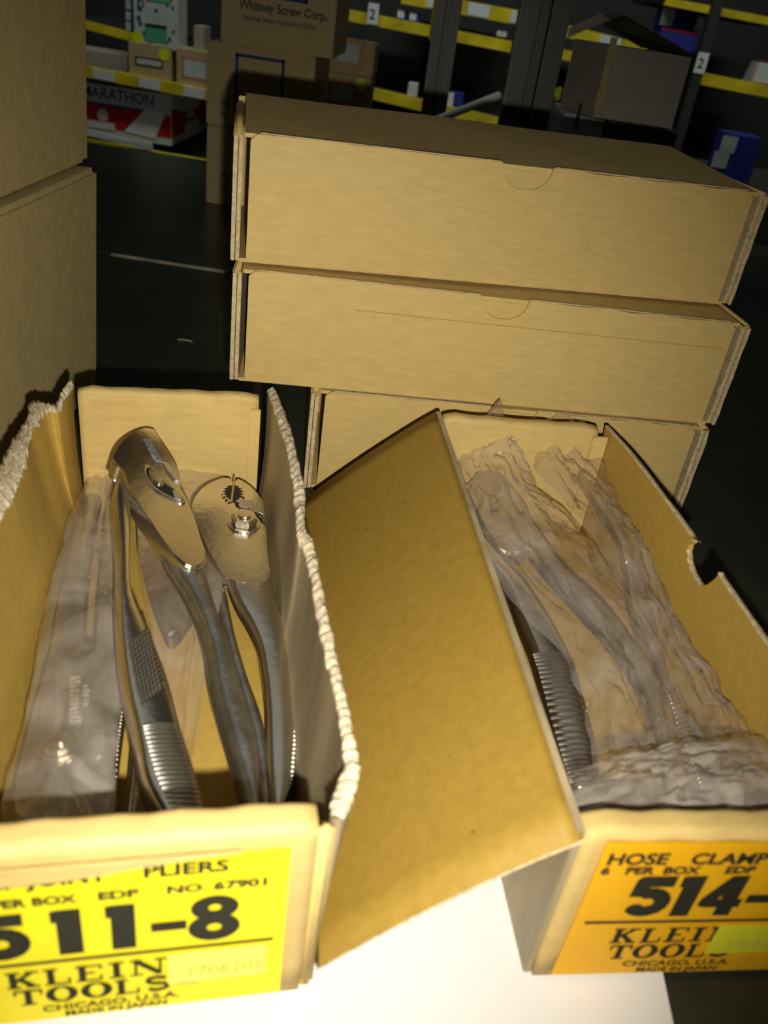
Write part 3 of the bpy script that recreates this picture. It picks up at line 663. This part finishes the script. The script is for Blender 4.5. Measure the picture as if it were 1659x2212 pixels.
bag('plastic_bag', 'hazy crumpled plastic bag covering the pliers along the left wall of the torn tray',
    [(235, 1000), (190, 1020), (178, 1050), (148, 1120), (122, 1210), (100, 1300), (82, 1400), (64, 1500), (44, 1590), (18, 1670), (2, 1740), (-10, 1800)],
    [(262, 1000), (270, 1020), (276, 1050), (280, 1120), (282, 1210), (280, 1300), (278, 1400), (272, 1450), (258, 1590), (250, 1670), (246, 1740), (246, 1800)],
    [.020, .021, .022, .022, .023, .024, .026, .028, .030, .032, .034, .036], .0030, 1, film_g, .0016)
bag('plastic_bag', 'clear plastic bag spread beneath the bare pliers in the middle of the torn tray',
    [(205, 1008), (262, 1040), (292, 1120), (300, 1220), (318, 1330), (330, 1430), (322, 1540), (312, 1640), (306, 1745)],
    [(425, 1000), (490, 1035), (500, 1120), (490, 1200), (478, 1290), (466, 1380), (446, 1480), (428, 1580), (405, 1690)],
    [.030, .026, .024, .024, .023, .020, .016, .012, .011], .002, 2, film, .0016)
bag('plastic_bag', 'clear plastic bag with a torn peak, around the left pliers in the amber labelled tray',
    [(1070, 884), (1034, 928), (1052, 962), (992, 990), (984, 1030), (1004, 1100), (1050, 1215), (1125, 1320), (1215, 1420), (1262, 1540), (1285, 1660), (1290, 1745)],
    [(1079, 886), (1096, 938), (1128, 985), (1148, 1020), (1180, 1075), (1240, 1130), (1300, 1195), (1352, 1270), (1404, 1360), (1440, 1470), (1482, 1590), (1520, 1745)],
    [.060, .054, .048, .042, .040, .040, .040, .038, .036, .034, .034, .034], .0035, 3, film, .0042, 44, 12, wsc=1.5)
bag('plastic_bag', 'glossy clear plastic bag around the pliers near the notched tray wall',
    [(1150, 930), (1150, 975), (1165, 1030), (1225, 1100), (1290, 1180), (1345, 1290), (1392, 1400), (1430, 1500), (1462, 1620), (1480, 1745)],
    [(1280, 918), (1296, 980), (1318, 1050), (1350, 1120), (1392, 1190), (1436, 1290), (1490, 1400), (1560, 1500), (1640, 1630), (1700, 1745)],
    [.050, .046, .044, .043, .042, .038, .036, .034, .034, .034], .004, 5, film, .0046, 44, 12, wsc=1.5)
bag('plastic_bag', 'empty crumpled clear plastic bag end bunched behind the amber labelled front panel',
    [(1228, 1672), (1232, 1700), (1236, 1725), (1244, 1790)], [(1660, 1600), (1680, 1650), (1700, 1700), (1710, 1790)], [.044, .050, .052, .049], .003, 9, film_g, .0038, 50, 10, wsc=1.3)

# ================================================================= BIG CARTONS AT LEFT
def corner_box(name, label, b4, t4, m, group=None, cat='box', lean=None):
    t = thing(name, label, cat, Matrix.Translation(b4[0]), group)
    o = b4[0]
    bm = bmesh.new(); v = [bm.verts.new(p-o) for p in b4+t4]
    for q in ((0, 3, 2, 1), (4, 5, 6, 7), (0, 1, 5, 4), (1, 2, 6, 5), (2, 3, 7, 6), (3, 0, 4, 7)): bm.faces.new([v[i] for i in q])
    bmesh.ops.bevel(bm, geom=bm.edges[:], offset=.0025, segments=3, affect='EDGES')
    fin('carton_body', bm, m, t, False); return t
def V3(*a): return Vector(a)
lo_e = atz(212, 362, .130); up_e = atz(192, 347, .1312); up_t = aty(200, 20, up_e.y+.004)
cl = corner_box('large_carton', 'large brown carton standing on the deck at far left, lower of two',
    [V3(-.190, .20, 0), V3(lo_e.x-.005, lo_e.y-.006, 0), V3(-.55, lo_e.y-.006, 0), V3(-.55, .20, 0)],
    [V3(lo_e.x-.001, .20, .130), V3(lo_e.x, lo_e.y, .130), V3(-.55, lo_e.y, .130), V3(-.55, .20, .130)], kraft_dull, 'large cartons at far left')
cu_ = corner_box('large_carton', 'large brown carton at far left, upper of two',
    [V3(up_e.x+.002, .19, .1306), V3(up_e.x, up_e.y, .1306), V3(-.55, up_e.y, .1306), V3(-.55, .19, .1306)],
    [V3(up_t.x+.004, .19, .32), V3(up_t.x+.003, up_e.y+.004, .32), V3(-.53, up_e.y+.004, .32), V3(-.53, .19, .32)], kraft_dull, 'large cartons at far left')

# ================================================================= PRINTED CARTONS BEHIND
def carton(name, label, x0, x1, y0, dep, z0, z1, m, group=None, cat='box', yaw=0, bev=.0015):
    t = thing(name, label, cat, frame(x0, y0, yaw, z0), group)
    box('carton_body', (0, 0, 0), (x1-x0, dep, z1-z0), m, t, bev)
    box('tape_seam', ((x1-x0)*.0+.002, dep*.47, z1-z0-.0002), (x1-x0-.002, dep*.53, z1-z0+.0004), kraft_dull if m is not carton_grey else m, t)
    return t
Yw = .98
def px2(b, x, y, Y): p = aty(x, y, Y); o = b.matrix_world.translation; return p.x-o.x, p.z-o.z
g_w = 'printed brown cartons stacked beyond the deck seam'
c1 = carton('printed_carton', 'brown carton at the bottom of the printed carton stack, touching the dark deck', -.256, -.142, Yw, .12, 0, .0815, kraft_back, g_w)
c2 = carton('printed_carton', 'brown carton with a blue square outline, second from the bottom of the printed stack', -.257, -.142, Yw, .12, .0822, .1635, kraft_back, g_w)
c3 = carton('printed_carton', 'topmost brown carton of the stack, with a company name printed below a blue outline', -.240, -.1235, Yw-.012, .12, .1642, .262, kraft_back, g_w)
def outline(parent, x0, x1, z0, z1, w, m, y=-.0006, name='printed_outline'):
    bm = bmesh.new()
    for a, b in (((x0, y, z0), (x1, y+.0004, z0+w)), ((x0, y, z1-w), (x1, y+.0004, z1)), ((x0, y, z0), (x0+w, y+.0004, z1)), ((x1-w, y, z0), (x1, y+.0004, z1))): add_box(bm, a, b)
    return fin(name, bm, m, parent)
outline(c2, .0305, .083, .016, .0735, .0032, ink_bl)
outline(c3, .026, .0875, .045, .092, .0032, ink_bl)
def wtext(p, s, u, z, size, m=ink_br, sx=1, off=.0001): return text('lettering', s, size, m, p, TM(u, z, .0009), sx, off)
wtext(c3, 'Whitney Screw Corp.', .0185, .0330, .0112, ink_br, .90, .0003)
wtext(c3, 'Nashua, New Hampshire 03061', .0225, .0235, .0064, ink_br, .92)
wtext(c2, 'W', .0165, .020, .009, ink_br); wtext(c1, 'W', .0165, .030, .009, ink_br)
wtext(c2, 'N', .0165, .010, .007, ink_br); wtext(c1, 'N', .0165, .018, .007, ink_br)

def dot(parent, u, z, r, y=-.0008): return fin('round_sticker', add_prism(bmesh.new(), [Vector((u+r*math.cos(i*math.pi/10), y, z+r*math.sin(i*math.pi/10))) for i in range(20)], (0, .0004, 0)), dot_m, parent)
def card(parent, u0, u1, z0, z1, m, name='paper_label', y=-.0007): return box(name, (u0, y, z0), (u1, y+.0005, z1), m, parent)
# two pale boxes right of the stack
Ys = 1.125
bl = aty(690, 232, Ys); br = aty(796, 226, Ys); tp = aty(700, 75, Ys); md = aty(700, 152, Ys)
g_s = 'small labelled boxes beside the printed cartons'
d1 = carton('small_carton', 'small tan carton with a lime dot, lower of two right of the printed stack', bl.x-.002, br.x, Ys, .06, 0, md.z-.0005, kraft_back, g_s)
d2 = carton('small_carton', 'small tan carton without a dot, upper of two right of the printed stack', bl.x-.002, br.x+.001, Ys, .06, md.z, tp.z-.002, kraft_back, g_s)
u, z = px2(d1, 779, 183, Ys); dot(d1, u, z, .0068)
u, z = px2(d1, 741, 200, Ys); card(d1, u-.015, u+.012, z-.010, z+.009, white_b); outline(d1, u-.018, u+.016, z-.0135, z+.0125, .0012, pink_m)
u, z = px2(d2, 752, 113, Ys); card(d2, u-.012, u+.013, z-.010, z+.009, white_b); outline(d2, u-.022, u+.018, z-.0145, z+.014, .0012, pink_m)

# ================================================================= RACK UPRIGHTS
def upright(label, x0, x1, y, top, m=post_m):
    t = thing('rack_upright', label, 'rack post', Matrix.Translation((x0, y, 0)), 'steel rack uprights'); w = x1-x0
    prof = [(0, .03), (0, 0), (w*.38, 0), (w*.42, .010), (w*.60, .010), (w*.64, 0), (w, 0), (w, .03), (w-.002, .03), (w-.002, .002), (w*.66, .002), (w*.62, .012), (w*.40, .012), (w*.36, .002), (.002, .002), (.002, .03)]
    bm = bmesh.new(); add_prism(bm, [Vector((a, b, 0)) for a, b in prof], (0, 0, top)); bmesh.ops.triangulate(bm, faces=[f for f in bm.faces if len(f.verts) > 4]); fin('channel', bm, m, t)
    box('foot_plate', (-.008, -.006, 0), (w+.008, .036, .004), m, t, .001)
    for xx in (.002, w*.38, w*.64): box('worn_edge', (xx-.0006, -.0004, .004), (xx+.0003, .0004, top-.002), lip_m, t)
    return t
pa = aty(910, 236, 1.17); pb = aty(960, 240, 1.17)
u1 = upright('narrower brown steel rack upright behind the top box, left of the white tube', pa.x, pb.x+.002, 1.17, .6)
pa2 = aty(1078, 262, 1.09); pb2 = aty(1182, 275, 1.09)
u2 = upright('wider brown steel rack upright between the white tube and the open grey carton', pa2.x, pb2.x, 1.09, .6)
for k, x in enumerate((.0005, pb.x-pa.x+.0005)): box('yellow_edging', (x-.0045, .031, (.205 if k else .185)), (x+.0015, .0335, .30), rack_y, u1)
a, b = aty(962, 252, 1.14), aty(1081, 205, 1.14)
def tube(name, a, b, r, m, parent=None, n=14):
    d = (b-a).normalized(); ax = d.orthogonal().normalized(); bx = d.cross(ax)
    bm = bmesh.new(); add_prism(bm, cyl_pts(a, ax, bx, r, n), b-a, r*.3, 2); return fin(name, bm, m, parent, True)
a2 = a+(a-b)*1.6
tb = thing('white_tube', 'white plastic tube leaning behind the top box between the two steel uprights', 'tube', Matrix.Translation(a2))
zero = Vector((0, 0, 0)); tube('tube_body', zero, b-a2, .0048, tube_m, tb); tube('tube_cap', (b-a2)*.985, (b-a2)*1.003, .0053, tube_m, tb)

# ================================================================= OPEN GREY CARTON AND ITS NEIGHBOURS
Yg = .93
def gq(x, y, Y=Yg): return aty(x, y, Y)
fl_, fr_, tl_, tr_ = gq(1285, 238), gq(1450, 282), gq(1320, 90), gq(1499, 130)
lo_, lt_ = gq(1228, 228, Yg+.06), gq(1252, 82, Yg+.06)
gb = thing('open_carton', 'grey brown open carton with raised dark flaps, perched beyond the top box at right', 'box', Matrix.Translation(fl_), None)
def quadslab(name, q, off, m, parent, o): return prism(name, [p-o for p in q], off, m, parent, .0006, 1)
dpth = Vector((aty(1242, 82, 1.0).x-fl_.x, .07, 0))
zb = min(fl_.z, fr_.z); zt = max(tl_.z, tr_.z)
Bl = Vector((fl_.x, Yg, zb)); Br = Vector((fr_.x, Yg, zb)); Tl = Vector((fl_.x, Yg, zt-.003)); Tr = Vector((fr_.x, Yg, zt-.003))
quadslab('front_panel', [Bl, Br, Tr, Tl], (0, .002, 0), carton_grey, gb, fl_)
quadslab('side_panel', [Bl, Tl, Tl+dpth, Bl+dpth], (.002, 0, 0), carton_grey, gb, fl_)
quadslab('side_panel', [Br, Tr, Tr+dpth, Br+dpth], (-.002, 0, 0), carton_grey, gb, fl_)
quadslab('back_panel', [Bl+dpth, Br+dpth, Tr+dpth, Tl+dpth], (0, -.002, 0), carton_grey, gb, fl_)
quadslab('bottom_panel', [Bl, Br, Br+dpth, Bl+dpth], (0, 0, .002), carton_grey, gb, fl_)
box('corner_strip', (-.0012, -.0008, 0), (.0055, .0006, zt-zb-.004), kraft_back, gb)
fa = Tl+dpth*.5
ap = aty(1345, 38, Yg+.09); ap2 = aty(1500, 118, Yg+.07)
q_ = [aty(1385, 103, .99), aty(1300, 52, 1.0), aty(1352, 32, .985), Tr+Vector((.002, 0, .002))]
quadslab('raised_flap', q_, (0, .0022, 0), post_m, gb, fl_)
q_ = [aty(1226, 82, .99), aty(1230, 60, .99), aty(1300, 28, .985), aty(1318, 42, .985)]
quadslab('raised_flap', q_, (0, .0022, 0), carton_grey, gb, fl_)
quadslab('raised_flap', [aty(1318, 42, .985), aty(1300, 28, .985), aty(1352, 32, .985), aty(1340, 50, .99)], (0, .0022, 0), post_m, gb, fl_)
lowz = 0
gl_ = carton('small_carton', 'pale grey carton with a dark hand hole, directly under the open grey carton', aty(1212, 290, Yg).x, aty(1303, 300, Yg).x+.0, Yg+.012, .12, 0, zb-.0005, white_b, None)
uu, zz = px2(gl_, 1250, 252, Yg+.012); box('hand_hole', (uu-.0022, -.0006, zz-.012), (uu+.0012, .0006, zz+.012), hole_m, gl_)
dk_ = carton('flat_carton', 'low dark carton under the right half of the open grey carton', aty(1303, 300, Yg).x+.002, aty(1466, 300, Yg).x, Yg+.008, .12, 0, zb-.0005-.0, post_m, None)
yb_ = carton('small_carton', 'small tan carton with two lime dots between the upright and the grey carton', aty(1186, 270, 1.15).x, aty(1225, 270, 1.15).x+.02, 1.15, .05, 0, aty(1200, 200, 1.15).z, kraft_back, None)
for q in ((1208, 200), (1200, 280)):
    uu, zz = px2(yb_, *q, 1.15); dot(yb_, uu, zz, .0065)

# ================================================================= RACK ACROSS THE AISLE
YL, YR = 1.95, 2.35
def beam(label, pts, Y, h, m=rack_y, dep=.02, cards=(), group='yellow shelf rails of the rack across the aisle', deep=.45):
    a, b = aty(*pts[0], Y), aty(*pts[1], Y); t = thing('shelf_rail', label, 'shelf rail', Matrix.Translation(a), group)
    d = b-a; L = d.length; ang = math.atan2(d.z, d.x)
    R = Matrix.Rotation(-ang, 4, 'Y')
    def bx(name, p, q, mm): return fin(name, add_box(bmesh.new(), p, q), mm, t, False, R)
    bx('rail', (0, 0, -h), (L, dep, 0), m)
    bx('shelf_board', (0, .003, -h*.8), (L, deep, -.003), rack_d) if deep else None
    for c in cards:
        u = (aty(c[0], c[1], Y)-a).length
        bx('shelf_card', (u, -.0012, -h*.92), (u+c[2], 0, -h*.06), white_c)
    rr = random.Random(int(L*1000))
    return t
hL = .0215
beam('yellow shelf rail with white cards directly above the red and white carton', ((150, 136), (470, 198)), YL, hL, cards=((201, 148, .046), (300, 168, .046), (397, 187, .046)))
beam('bright yellow shelf rail at the bottom left, just beyond the deck edge', ((150, 296), (470, 352)), YL, .018)
beam('plain yellow shelf rail high at far left beside the white printed carton', ((150, 36), (330, 84)), YR, .018)
beam('long yellow shelf rail crossing behind the left upright, below the two small white topped boxes', ((725, 15), (1110, 90)), YR, .024)
beam('yellow shelf rail seen at right beyond the open grey carton', ((1515, 156), (1720, 196)), YR, .026)
beam('low yellow shelf rail just above the lid of the top box, behind the uprights', ((780, 184), (1085, 257)), YR, .026)
beam('yellow shelf rail with white cards near the top edge between the uprights', ((870, -24), (1140, 26)), YR, .030, cards=((925, -14, .045), (1014, 3, .052), (1106, 20, .052)))
beam('yellow shelf rail with a white card behind the flaps of the open grey carton', ((1205, 48), (1400, 98)), YR, .026, cards=((1300, 70, .052),))
beam('dim yellow shelf rail along the top right corner', ((1440, -6), (1720, 48)), YR, .016)
beam('short yellow shelf rail glimpsed between the right upright and the grey carton', ((1190, 100), (1250, 114)), YR, .022)
# rack frame posts across the aisle with number plates
for (x, y, lab, yt) in ((806, 30, 'dark rack post with a small grey number plate left of the uprights', .8), (1515, 136, 'dark rack post with a white number plate right of the open grey carton', .8)):
    p = aty(x, y, YR-.02); t = thing('rack_post', lab, 'rack post', Matrix.Translation((p.x, YR-.02, -1.2)), 'rack posts across the aisle')
    box('post', (-.012, 0, 0), (.012, .03, 2.2), rack_d, t, .001)
    box('number_plate', (-.013, -.002, p.z+1.2-.022), (.013, -.0002, p.z+1.2+.022), white_c, t)
    text('lettering', '2', .03, ink, t, Matrix.Translation((-.009, -.0026, p.z+1.2-.011)) @ Matrix.Rotation(math.pi/2, 4, 'X'), 1, .0005)
bpn = thing('rack_back_panel', 'dark steel back panel closing the rack across the aisle', 'rack panel', Matrix.Translation((0, YL+.95, -1.2)))
box('panel', (-2.5, 0, 0), (2.5, .01, 3), rack_d, bpn)

# red, white and blue carton under the left rail
a = aty(120, 300, YL+.03); b = aty(371, 330, YL+.03); tz = aty(200, 178, YL+.03)
zf = aty(371, 316, YL+.03).z
mb = thing('printed_carton', 'red and white carton with blue capitals on the shelf beyond the deck, at left', 'box', Matrix.Translation((a.x, YL+.03, zf)))
w_, h_ = b.x-a.x, aty(371, 206, YL+.03).z-zf
box('carton_body', (0, 0, 0), (w_, .29, h_), white_b, mb, .001)
box('red_band', (.0, -.001, h_*.16), (w_-.001, 0, h_*.60), red_m, mb)
bm = bmesh.new(); add_prism(bm, [Vector(p) for p in ((w_*.60, -.0016, h_*.16), (w_*.86, -.0016, h_*.10), (w_*.95, -.0016, h_*.62), (w_*.78, -.0016, h_*.66))], (0, .0005, 0)); fin('printed_roll', bm, white_c, mb)
fin('round_print', add_prism(bmesh.new(), [Vector((w_*.42+.012*math.cos(i*.314), -.0016, h_*.42+.012*math.sin(i*.314))) for i in range(20)], (0, .0005, 0)), white_c, mb)
box('paper_label', (w_*.28, -.0018, h_*.14), (w_*.52, -.001, h_*.28), white_b, mb)
box('blue_stripe', (.0, -.0013, h_*.60), (w_*.80, -.0003, h_*.645), ink_bl, mb)
text('lettering', 'MARATHON', h_*.30, ink_bl, mb, TM(w_*.25, h_*.74, .0016), .92, .0004)
# its end face, turned towards the aisle
def endq(name, pts, m, dx): prism(name, [Vector((w_+dx, y*.29, z*h_)) for y, z in pts], (.0004, 0, 0), m, mb)
endq('red_band', ((.01, .16), (.99, .16), (.99, .85), (.01, .85)), red_m, .0003)
endq('white_swoosh', ((0, .97), (0, .74), (.3, .60), (.55, .56), (.8, .64), (1, .8), (1, .97)), white_c, .0008)
endq('paper_label', ((.35, .12), (.75, .12), (.75, .36), (.35, .36)), white_b, .0012)
endq('round_print', tuple((.5+.12*math.cos(i*.5236), .48+.07*math.sin(i*.5236)) for i in range(12)), white_c, .0012)
sp = aty(150, 290, YL+.005); sq = aty(330, 316, YL+.005)
pp = thing('paper_sheet', 'folded white sheet with a torn end lying in front of the red and white carton', 'paper', Matrix.Translation((sp.x, YL-.002, sq.z-.010)))
prism('sheet', [Vector(p) for p in ((0, 0, .016), (0, 0, .030), (sq.x-sp.x-.03, 0, .016), (sq.x-sp.x, 0, .020), (sq.x-sp.x+.002, 0, -.001), (sq.x-sp.x-.01, 0, .002))], (0, .004, 0), white_c, pp)

# boxes on the left rail shelf
def shelf_box(name, label, x0, x1, yt, yb, Y, m, dep=.08, group='cartons on the shelf across the aisle'):
    a, b = aty(x0, yb, Y), aty(x1, yb, Y); t = aty((x0+x1)/2, yt, Y)
    o = thing(name, label, 'box', Matrix.Translation((a.x, Y, min(a.z, b.z))), group)
    box('carton_body', (0, 0, 0), (b.x-a.x, dep, t.z-min(a.z, b.z)), m, o, .001)
    return o
def on(o, x, y, Y): p = aty(x, y, Y); q = o.matrix_world.translation; return p.x-q.x, p.z-q.z
Yb = YL+.012
s1 = shelf_box('small_carton', 'small tan carton with a lime dot and boxed print above the white carded rail', 279, 370, 96, 168, Yb, kraft_back)
u, z = on(s1, 354, 118, Yb); dot(s1, u, z, .012)
u, z = on(s1, 322, 136, Yb); outline(s1, u-.030, u+.030, z-.008, z+.010, .004, ink_br); card(s1, u-.026, u+.026, z-.004, z+.006, white_b)
s2 = shelf_box('small_carton', 'tan carton with a white label between the dotted carton and the printed stack', 381, 447, 108, 184, Yb, kraft_back)
u, z = on(s2, 424, 150, Yb); card(s2, u-.026, u+.022, z-.016, z+.016, white_b); outline(s2, u-.030, u+.026, z-.020, z+.020, .003, pink_m)
s3 = shelf_box('small_carton', 'pale dark printed carton with green panels, resting on the dotted carton', 290, 384, -70, 97, Yb+.004, white_b, .07)
u, z = on(s3, 338, 72, Yb+.004); card(s3, u-.024, u+.022, z-.016, z+.010, teal_m, 'green_panel', -.001); card(s3, u-.024, u+.022, z+.010, z+.016, ink, 'dark_bar', -.0014)
u, z = on(s3, 345, 0, Yb+.004); card(s3, u-.026, u+.024, z-.004, z+.022, green_m, 'green_panel', -.001)
bm = bmesh.new(); rr = random.Random(4); ww = (aty(384, 50, Yb).x-aty(290, 50, Yb).x)
for i in range(44):
    uu = .006+rr.random()*(ww-.016); zz = .004+rr.random()*.15
    if abs(uu-ww*.5) < .028 and (.02 < zz < .066 or zz > .10): continue
    add_box(bm, (uu, -.0009, zz), (uu+.004+rr.random()*.004, -.0002, zz+.003+rr.random()*.006))
tag(fin('speckled_print', bm, ink_br, s3), kind='stuff')
u, z = on(s3, 298, 82, Yb+.004); dot(s3, u, z, .012)
s4 = shelf_box('small_carton', 'narrow blue and white carton left of the pale printed carton', 270, 289, -50, 66, Yb+.03, blue_m, .05)
for y in (10, 34, 56): u, z = on(s4, 276, y, Yb+.03); card(s4, u-.004, u+.007, z-.008, z+.008, white_c, 'white_print', -.001)
s5 = shelf_box('grey_binder', 'grey brown upright carton flap standing behind the tan carton beside the printed stack', 418, 441, 56, 108, Yb+.02, carton_grey, .05)
s6 = shelf_box('dark_box', 'dark low box and slats on the shelf at the left of the dotted carton', 150, 275, 112, 138, Yb+.04, carton_grey, .1)
# boxes on far rails
Yf = YR+.012
for lab, x0, x1, yt, yb in (('small blue box with white panel, left of a pair above the long rail', 858, 878, 22, 44),
                            ('small blue box with white panel, right of a pair above the long rail', 884, 906, 28, 49)):
    o = shelf_box('blue_box', lab, x0, x1, yt, yb, Yf, blue_m, .05, 'blue boxes on the far shelves')
    u, z = on(o, x0+9, (yt+yb)/2-3, Yf); card(o, u-.009, u+.007, z-.008, z+.008, white_c)
o = shelf_box('white_box', 'small white box on the low yellow rail left of the narrow upright', 879, 900, 180, 207, Yf, white_b, .05, 'blue boxes on the far shelves')
o = shelf_box('blue_box', 'small blue box with a white end between the uprights, by the white tube', 968, 998, 200, 234, Yf, blue_m, .05, 'blue boxes on the far shelves')
u, z = on(o, 975, 215, Yf); card(o, u-.009, u+.005, z-.016, z+.016, white_c)
o = shelf_box('grey_parcel', 'pale grey flat parcel on the yellow rail between the uprights', 1072, 1094, 66, 78, Yf, white_b, .05, 'blue boxes on the far shelves')
for lab, x0, x1, yt, yb, lx, ly in (('blue box with a white label, upper of two near the top right', 1428, 1502, 16, 58, 1440, 36),
                            ('dark blue box under the labelled blue box near the top right', 1418, 1500, 60, 104, 1432, 74)):
    o = shelf_box('blue_box', lab, x0, x1, yt, yb, Yf+.02, blue_m, .1, 'blue boxes on the far shelves')
    if ly == 36: u, z = on(o, lx, ly, Yf+.02); card(o, u-.012, u+.018, z-.018, z+.018, white_b)
    else: u, z = on(o, lx, 60, Yf+.02); box('red_stripe', (0, -.001, z-.004), (.09, 0, z), red_m, o)
for lab, x0, x1, yt, yb, m in (('deep blue box with two pale labels beyond the right end of the top box', 1541, 1616, 290, 400, blue_m),
                               ('white card box with red edging at the right edge, standing on the yellow rail', 1622, 1700, 138, 178, white_b)):
    o = shelf_box('blue_box' if m is blue_m else 'white_box', lab, x0, x1, yt, yb, (1.7 if m is blue_m else Yf), m, .08, None)
    if m is blue_m:
        for q in ((1574, 312), (1556, 345)): u, z = on(o, *q, 1.7); card(o, u-.014, u+.014, z-.014, z+.014, white_b)
    else: outline(o, .001, aty(1700, 178, Yf).x-aty(1622, 178, Yf).x-.001, .001, .05, .002, red_m)
pt = thing('lower_shelf', 'dark shelf board carrying the deep blue box at right', 'shelf', Matrix.Translation((.35, 1.66, aty(1580, 402, 1.7).z-.02)))
box('shelf_board', (0, 0, 0), (.7, .4, .018), rack_d, pt); box('yellow_rail', (0, -.004, 0), (.7, 0, .018), rack_y, pt)
